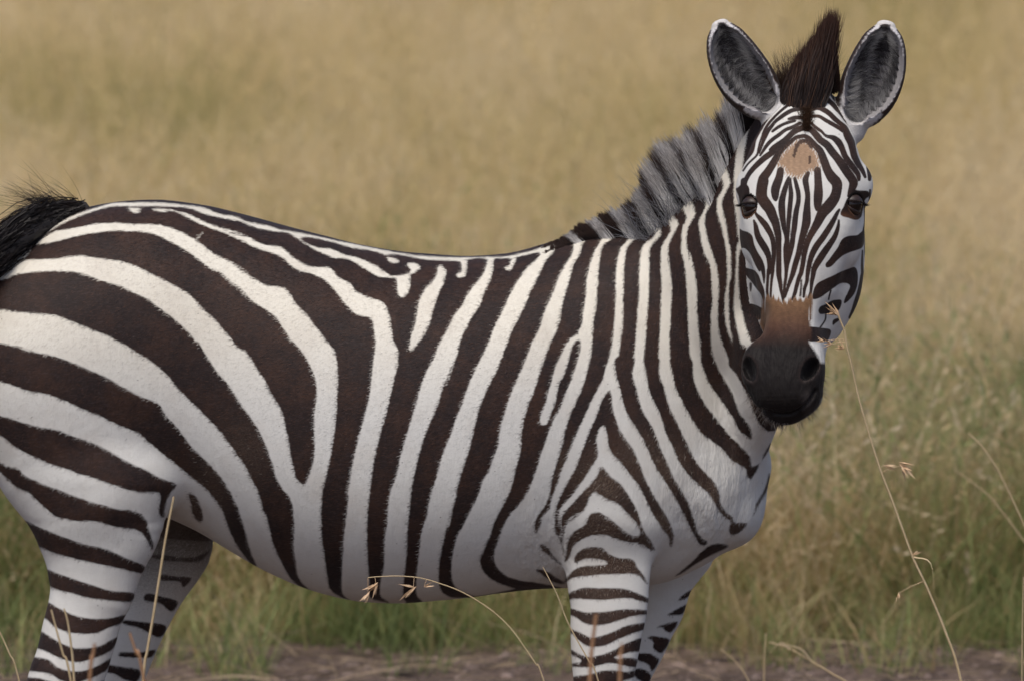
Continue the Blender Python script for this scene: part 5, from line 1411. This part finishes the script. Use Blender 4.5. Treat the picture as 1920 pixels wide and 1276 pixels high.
def tube(P, r, seg=6):
    P = np.asarray(P); n = len(P); T = np.gradient(P, axis=0); T /= np.linalg.norm(T, axis=1)[:, None]
    A = np.cross(T, (0, 1, .1)); A /= np.linalg.norm(A, axis=1)[:, None]; B = np.cross(T, A)
    ph = np.linspace(0, 2 * math.pi, seg, endpoint=False)
    V = (P[:, None] + A[:, None] * (np.cos(ph)[None, :, None] * r[:, None, None]) + B[:, None] * (np.sin(ph)[None, :, None] * r[:, None, None])).reshape(-1, 3)
    F = [(i * seg + j, i * seg + (j + 1) % seg, (i + 1) * seg + (j + 1) % seg, (i + 1) * seg + j) for i in range(n - 1) for j in range(seg)]
    return V, F

def head_mesh(p, d, size, awns, seed):
    """a few pointed husks with bristles, spread along direction d"""
    r_ = np.random.default_rng(seed); V, F = [], []
    d = nrm(d)
    for k in range(awns):
        s = nrm(r_.normal(0, 1, 3)); ax = nrm(d + s * r_.uniform(.25, .75)); c = p + d * size * r_.uniform(-.25, .2)
        ln_ = size * r_.uniform(.45, 1.0); w = size * .062
        u_ = nrm(np.cross(ax, s + .1)); v_ = np.cross(ax, u_)
        o = len(V)
        V += [c, c + ax * ln_ * .35 + u_ * w, c + ax * ln_ * .35 - u_ * w * .6 + v_ * w, c + ax * ln_ * .35 - u_ * w * .6 - v_ * w, c + ax * ln_]
        F += [(o, o + 1, o + 2), (o, o + 2, o + 3), (o, o + 3, o + 1), (o + 4, o + 2, o + 1), (o + 4, o + 3, o + 2), (o + 4, o + 1, o + 3)]
    return V, F

def stalk(name, label, pts, y, width, mat=STALK, heads=(), leaves=(), group=None, cat='grass stalk', foot=True):
    """pts: photo positions from the foot upwards (px, py); y: distance; heads: (px, py, dx, dy, size, awns)"""
    yy = np.linspace(y[0], y[1], len(pts)) if isinstance(y, tuple) else np.full(len(pts), y)
    P = [U(a, b, c) for (a, b), c in zip(pts, yy)]
    if foot and P[0][2] > .02:                               # down to the soil below the frame
        d = P[0] - P[min(2, len(P) - 1)]; k = P[0][2]
        q = P[0] + np.array([d[0] / (abs(d[2]) + 1e-6) * k * .55, 0, -k - .02])
        P = [q, (q + P[0]) / 2 + np.array([d[0] * .08, 0, 0])] + P
    P = catmull(P, len(P) * 6)
    r = np.linspace(width, width * .6, len(P)) / 2000
    root = bpy.data.objects.new(name, None); COL.objects.link(root); root.location = tuple(P[0]); root.empty_display_size = .05
    off = P[0].copy()
    V, F = tube(P - off, r)
    mesh_obj('stem', V, F, mat, root)
    for i, (a, b, dx, dy, sz, aw) in enumerate(heads):
        c = U(a, b, yy[-1]); near_ = P[np.linalg.norm(P[:, [0, 2]] - c[[0, 2]], axis=1).argmin()]
        c[1] = near_[1]
        dv = nrm((dx, -.15, -dy))
        V, F = head_mesh(c - off, dv, sz / 1000, aw, i + len(label))
        if np.linalg.norm(c - near_) > .004:
            tv, tf = tube([near_ - off, (near_ + c) / 2 - off + [0, 0, .002], c - off], np.array([.0006, .0005, .0004]), 4)
            o = len(V); V = list(V) + [tuple(q) for q in tv]; F = list(F) + [tuple(i_ + o for i_ in f) for f in tf]
        mesh_obj('seed_head', V, F, HEADM, root, smooth=False)
    for (a0, b0, a1, b1, a2, b2, w) in leaves:
        c = np.array([U(a0, b0, yy[-1]), U(a1, b1, yy[-1] - .02), U(a2, b2, yy[-1] - .05)])
        c[0] = P[np.linalg.norm(P[:, [0, 2]] - c[0][[0, 2]], axis=1).argmin()]
        c = catmull(c, 9); t = np.linspace(0, 1, 9); ww = w / 2000 * (1 - t ** 1.5)
        sd_ = np.array([.3, .5, .8])
        V = np.vstack([c - off - sd_ * ww[:, None], c - off + sd_ * ww[:, None]])
        mesh_obj('leaf', V, [(i, i + 1, i + 10, i + 9) for i in range(8)], mat, root)
    return tag(root, label, cat, group)

stalk('grass_stalk', 'long pale grass stalk rising beside the muzzle with seed heads touching the cheek',
      [(1802, 1276), (1775, 1190), (1740, 1105), (1712, 1045), (1690, 985), (1668, 925), (1650, 878), (1630, 815), (1610, 745), (1598, 690), (1588, 650), (1583, 620), (1572, 592)], -.62, 5.4,
      heads=[(1570, 590, -.7, -.6, 34, 12), (1582, 652, -.9, -.25, 22, 8), (1560, 645, -1, -.2, 26, 6), (1544, 640, -1, -.3, 18, 5), (1690, 872, .5, .5, 36, 12), (1662, 872, .9, .2, 24, 6), (1712, 1040, .4, -.3, 22, 6), (1684, 1112, -.1, 1, 20, 6)],
      leaves=[(1601, 690, 1603, 678, 1606, 665, 3), (1712, 1040, 1745, 1055, 1752, 1120, 2.5)])
stalk('grass_stalk', 'thick pale straw stalk crossing in front of the hind legs',
      [(268, 1276), (276, 1220), (288, 1150), (300, 1075), (312, 1000), (326, 930)], -1.4, 6)
stalk('grass_stalk', 'arching straw stalk with drooping seed heads in front of the belly',
      [(1020, 1276), (1005, 1245), (985, 1215), (960, 1180), (930, 1150), (895, 1125), (860, 1106), (825, 1093), (790, 1083), (750, 1079), (712, 1080), (690, 1082)], -.75, 2.8,
      heads=[(705, 1095, -.6, .7, 34, 9), (690, 1112, -.6, .8, 30, 6), (775, 1102, -.8, .5, 34, 9), (795, 1100, .9, -.2, 20, 5)])
stalk('grass_stalk', 'slender stalk leaning past the left edge of the near foreleg',
      [(1122, 1276), (1105, 1240), (1080, 1195), (1062, 1160), (1045, 1115), (1030, 1085), (1018, 1062)], -.7, 2.9)
for lb, pts, y, w, m_ in (
    ('rusty out of focus stalk standing in front of the near foreleg', [(1106, 1276), (1110, 1215), (1118, 1150)], -3.2, 8, RUST),
    ('faint rusty stalk before the right side of the near foreleg', [(1162, 1276), (1163, 1235), (1166, 1205)], -3.4, 7, RUST),
    ('curved yellow stalk before the near hind leg, left of its pair', [(133, 1276), (118, 1225), (106, 1180), (96, 1142)], -1.6, 5, STALK),
    ('curved yellow stalk before the near hind leg, right of its pair', [(139, 1276), (134, 1215), (127, 1165), (120, 1140)], -1.6, 5, STALK),
    ('short rusty stalk before the front of the near hind leg', [(168, 1276), (173, 1235), (178, 1205)], -3.0, 7, RUST),
    ('reddish leaning stalk between the two hind legs', [(268, 1262), (256, 1225), (243, 1185)], -2.6, 6, RUST),
    ('thin leaning stalk at the bottom left corner, left of the hind leg', [(36, 1276), (18, 1225), (0, 1185), (-20, 1140)], -.9, 4, STALK),
    ('tall bare stalk curving down at the right edge of the view', [(1990, 1120), (1935, 1015), (1900, 940), (1870, 880), (1840, 835), (1815, 812)], 1.6, 5, STALK),
    ('thin upright stalk at the lower right edge of the view', [(1916, 1276), (1917, 1180), (1919, 1080)], .4, 4, STALK),
    ('short stalk with a bent tip standing right of the far foreleg', [(1433, 1260), (1434, 1220), (1436, 1186)], 2.2, 4, STALK),
    ('fine stalk bending over the soil right of the far foreleg', [(1404, 1276), (1380, 1240), (1350, 1215)], 2.4, 4, STALK),
    ('pale stalk slanting across the right side grass below the seed heads', [(1965, 1075), (1925, 1020), (1880, 960), (1850, 925), (1790, 880)], 2.6, 4, STALK),
):
    stalk('grass_stalk', lb, pts, y, w, m_)
stalk('withered_leaf_stem', 'withered pale stem with curled leaves low at the right of the foreground',
      [(1600, 1290), (1560, 1262), (1520, 1238), (1480, 1215), (1442, 1203)], 2.0, 5, STALK,
      leaves=[(1480, 1215, 1462, 1205, 1438, 1230, 8), (1520, 1238, 1500, 1215, 1455, 1204, 7)])
